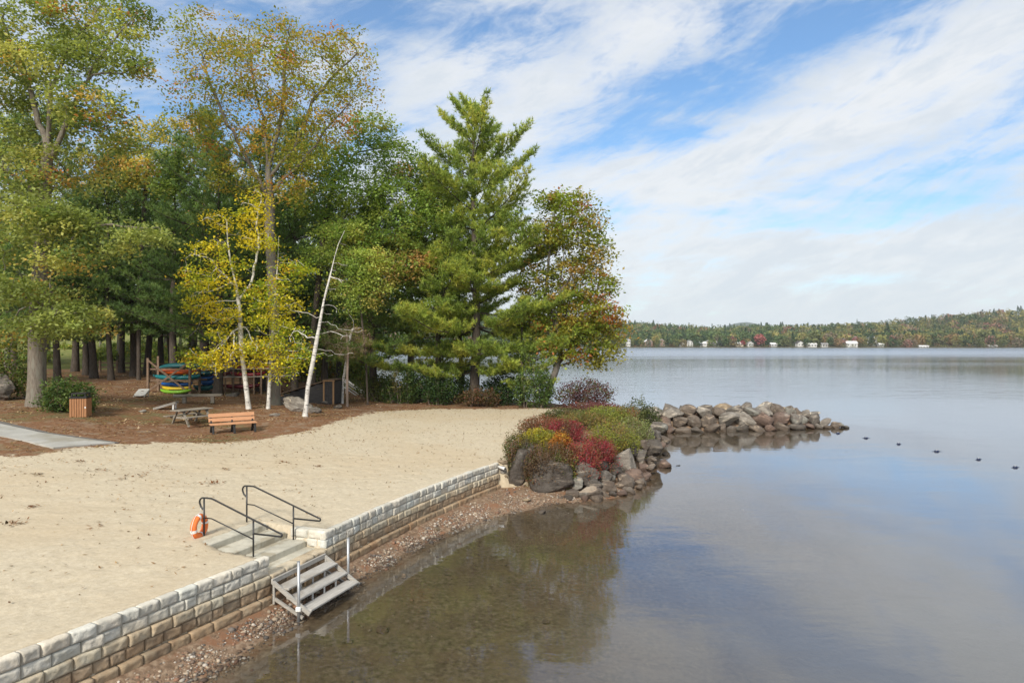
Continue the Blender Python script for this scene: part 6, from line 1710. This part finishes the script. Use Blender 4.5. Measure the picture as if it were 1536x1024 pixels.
# ================================================================== SKY, SUN, CAMERA
SUN_EL, SUN_AZ = math.radians(33), math.radians(197)     # azimuth clockwise from +Y: behind the camera, a little to the left
world = bpy.data.worlds.new('World'); SC.world = world; world.use_nodes = True
nt = world.node_tree; nt.nodes.clear()
wout = N(nt, 'ShaderNodeOutputWorld'); bg = N(nt, 'ShaderNodeBackground'); L(nt, bg.outputs[0], wout.inputs['Surface'])
sky = N(nt, 'ShaderNodeTexSky', sky_type='NISHITA'); sky.sun_disc = False
sky.sun_elevation = SUN_EL; sky.sun_rotation = SUN_AZ; sky.air_density = 1.0; sky.dust_density = .6; sky.ozone_density = 2.2; sky.altitude = 200
tc = N(nt, 'ShaderNodeTexCoord'); dv = tc.outputs['Generated']
sp = N(nt, 'ShaderNodeSeparateXYZ'); L(nt, dv, sp.inputs[0])
zc = mth(nt, 'ADD', mth(nt, 'MAXIMUM', sp.outputs[2], 0), .10)
cx = mth(nt, 'DIVIDE', sp.outputs[0], zc); cy = mth(nt, 'DIVIDE', sp.outputs[1], zc)
cb = N(nt, 'ShaderNodeCombineXYZ'); L(nt, cx, cb.inputs[0]); L(nt, cy, cb.inputs[1])
az = mth(nt, 'ARCTAN2', sp.outputs[0], sp.outputs[1]); el = mth(nt, 'ARCSINE', sp.outputs[2])
def mapped(scale, rz, loc=(0, 0, 0)):
    mp = N(nt, 'ShaderNodeMapping'); mp.inputs['Scale'].default_value = scale; mp.inputs['Rotation'].default_value = (0, 0, rz); mp.inputs['Location'].default_value = loc
    L(nt, cb.outputs[0], mp.inputs['Vector']); return mp.outputs[0]
nA = noise(nt, mapped((.42, .95, 1), math.radians(-38), (3.1, .4, 0)), 1.0, 10, .60, .9)
nB = noise(nt, mapped((1.3, 2.9, 1), math.radians(-38), (7, 2, 0)), 1.5, 10, .66, .9)
nC = noise(nt, mapped((.9, 1.3, 1), math.radians(-20), (1, 5, 0)), 4.2, 10, .68, .6)
vd = N(nt, 'ShaderNodeCombineXYZ'); L(nt, az, vd.inputs[0]); L(nt, mth(nt, 'MULTIPLY_ADD', el, 2.9, mth(nt, 'MULTIPLY', az, -.85)), vd.inputs[1])
nD = noise(nt, vd.outputs[0], 4.6, 12, .64, .9)
nE = noise(nt, vd.outputs[0], 21.0, 9, .68, .5)
GA = .72
def gauss(px, py, wx, wy, amp, rot=0.0):
    a0 = math.atan((px - 768) / F); e0 = math.atan((512 - py) / F * math.cos(a0)); sx_, sy_ = wx / F, wy / F
    da = mth(nt, 'SUBTRACT', az, a0); de = mth(nt, 'SUBTRACT', el, e0); c_, s_ = math.cos(math.radians(rot)), math.sin(math.radians(rot))
    u = mth(nt, 'ADD', mth(nt, 'MULTIPLY', da, c_ / sx_), mth(nt, 'MULTIPLY', de, s_ / sx_))
    v = mth(nt, 'ADD', mth(nt, 'MULTIPLY', da, -s_ / sy_), mth(nt, 'MULTIPLY', de, c_ / sy_))
    q = mth(nt, 'ADD', mth(nt, 'MULTIPLY', u, u), mth(nt, 'MULTIPLY', v, v))
    return mth(nt, 'MULTIPLY', mth(nt, 'POWER', 2.71828, mth(nt, 'MULTIPLY', q, -1)), amp * GA)
cov = mth(nt, 'ADD', mth(nt, 'MULTIPLY', nA, .34), mth(nt, 'ADD', mth(nt, 'ADD', mth(nt, 'MULTIPLY', nB, .18), mth(nt, 'MULTIPLY', nE, .36)), mth(nt, 'ADD', mth(nt, 'MULTIPLY', nC, .16), mth(nt, 'MULTIPLY', nD, .84))))
for gq in ((1085, 135, 130, 55, -.34, 18), (900, 215, 150, 22, -.22, 12), (1395, 312, 190, 26, -.24, 4), (915, 325, 40, 26, -.26, 0), (230, 110, 280, 130, -.24, 0), (600, 30, 90, 40, -.26, 0), (860, 60, 40, 40, -.12, 0), (1240, 60, 200, 60, -.14, 10),
           (1240, 430, 90, 12, -.14, 4), (1430, 60, 230, 60, .10, 14),
           (1180, 240, 60, 16, -.14, 25), (1010, 210, 50, 20, -.12, 20), (700, 60, 60, 14, -.12, 30), (1330, 235, 120, 10, -.12, 12), (1450, 250, 90, 12, -.12, 6), (1150, 300, 120, 10, -.08, 8), (1300, 420, 120, 9, -.10, 3), (1120, 400, 120, 8, -.08, 3), (1010, 470, 120, 8, -.06, 0), (960, 130, 60, 30, -.10, 30), (560, 140, 30, 60, -.10, 0),
           (640, 110, 120, 45, .14, 25), (760, 170, 170, 60, .14, 15), (980, 40, 110, 40, .22, 10), (1250, 170, 330, 50, .12, 14), (1080, 260, 250, 60, .10, 10), (950, 350, 200, 50, .12, 4), (1300, 380, 300, 40, .06, 4), (30, 150, 90, 120, .05, 0), (60, 60, 40, 30, .15, 0)):
    cov = mth(nt, 'ADD', cov, gauss(*gq))
hz = mth(nt, 'POWER', 2.71828, mth(nt, 'MULTIPLY', mth(nt, 'ABSOLUTE', el), -7.5))
cov = mth(nt, 'ADD', cov, mth(nt, 'MULTIPLY', hz, .27))
up = sstep(nt, el, .50, .75)
cov = mth(nt, 'ADD', cov, mth(nt, 'MULTIPLY', up, .26))
cl = sstep(nt, cov, .70, 1.12)
CLOUD_K = 5.9
shade = sstep(nt, mth(nt, 'ADD', mth(nt, 'MULTIPLY', nD, .9), mth(nt, 'MULTIPLY', nE, .5)), .62, .86)
ccol = mixc(nt, shade, (.97 * CLOUD_K, .985 * CLOUD_K, 1.0 * CLOUD_K), (.78 * CLOUD_K, .84 * CLOUD_K, .91 * CLOUD_K))
ccol = mixc(nt, mth(nt, 'MULTIPLY', hz, .8), ccol, (.82 * CLOUD_K, .90 * CLOUD_K, .95 * CLOUD_K))
skyc = mixc(nt, 1.0, sky.outputs[0], mixc(nt, mth(nt, 'MINIMUM', mth(nt, 'MULTIPLY', hz, 2.2), 1.0), (.52, .88, 1.08), (.78, .93, 1.02)), 'MULTIPLY')
L(nt, mixc(nt, mth(nt, 'MULTIPLY_ADD', cl, .88, .09), skyc, ccol), bg.inputs['Color'])
bg.inputs['Strength'].default_value = .1
sd = bpy.data.lights.new('Sun', 'SUN'); sd.energy = 3.0; sd.angle = math.radians(12); sd.color = (1.0, .93, .82)
so = bpy.data.objects.new('Sun', sd); COL.objects.link(so)
to_sun = Vector((math.sin(SUN_AZ) * math.cos(SUN_EL), math.cos(SUN_AZ) * math.cos(SUN_EL), math.sin(SUN_EL)))
so.rotation_euler = (-to_sun).to_track_quat('-Z', 'Y').to_euler(); so.location = (0, -20, 60)

cam = bpy.data.cameras.new('Camera'); cam.lens = 24; cam.sensor_width = 36; cam.clip_start = .1; cam.clip_end = 9000
co = bpy.data.objects.new('Camera', cam); co.location = (0, 0, H); co.rotation_euler = (math.radians(90), 0, 0); COL.objects.link(co); SC.camera = co
SC.view_settings.view_transform = 'Standard'; SC.view_settings.look = 'None'; SC.view_settings.exposure = 0.68; SC.view_settings.gamma = 1.0
SC.render.engine = 'CYCLES'
SC.cycles.max_bounces = 6; SC.cycles.diffuse_bounces = 4; SC.cycles.glossy_bounces = 3; SC.cycles.transmission_bounces = 4; SC.cycles.transparent_max_bounces = 8
SC.cycles.caustics_reflective = False; SC.cycles.caustics_refractive = False
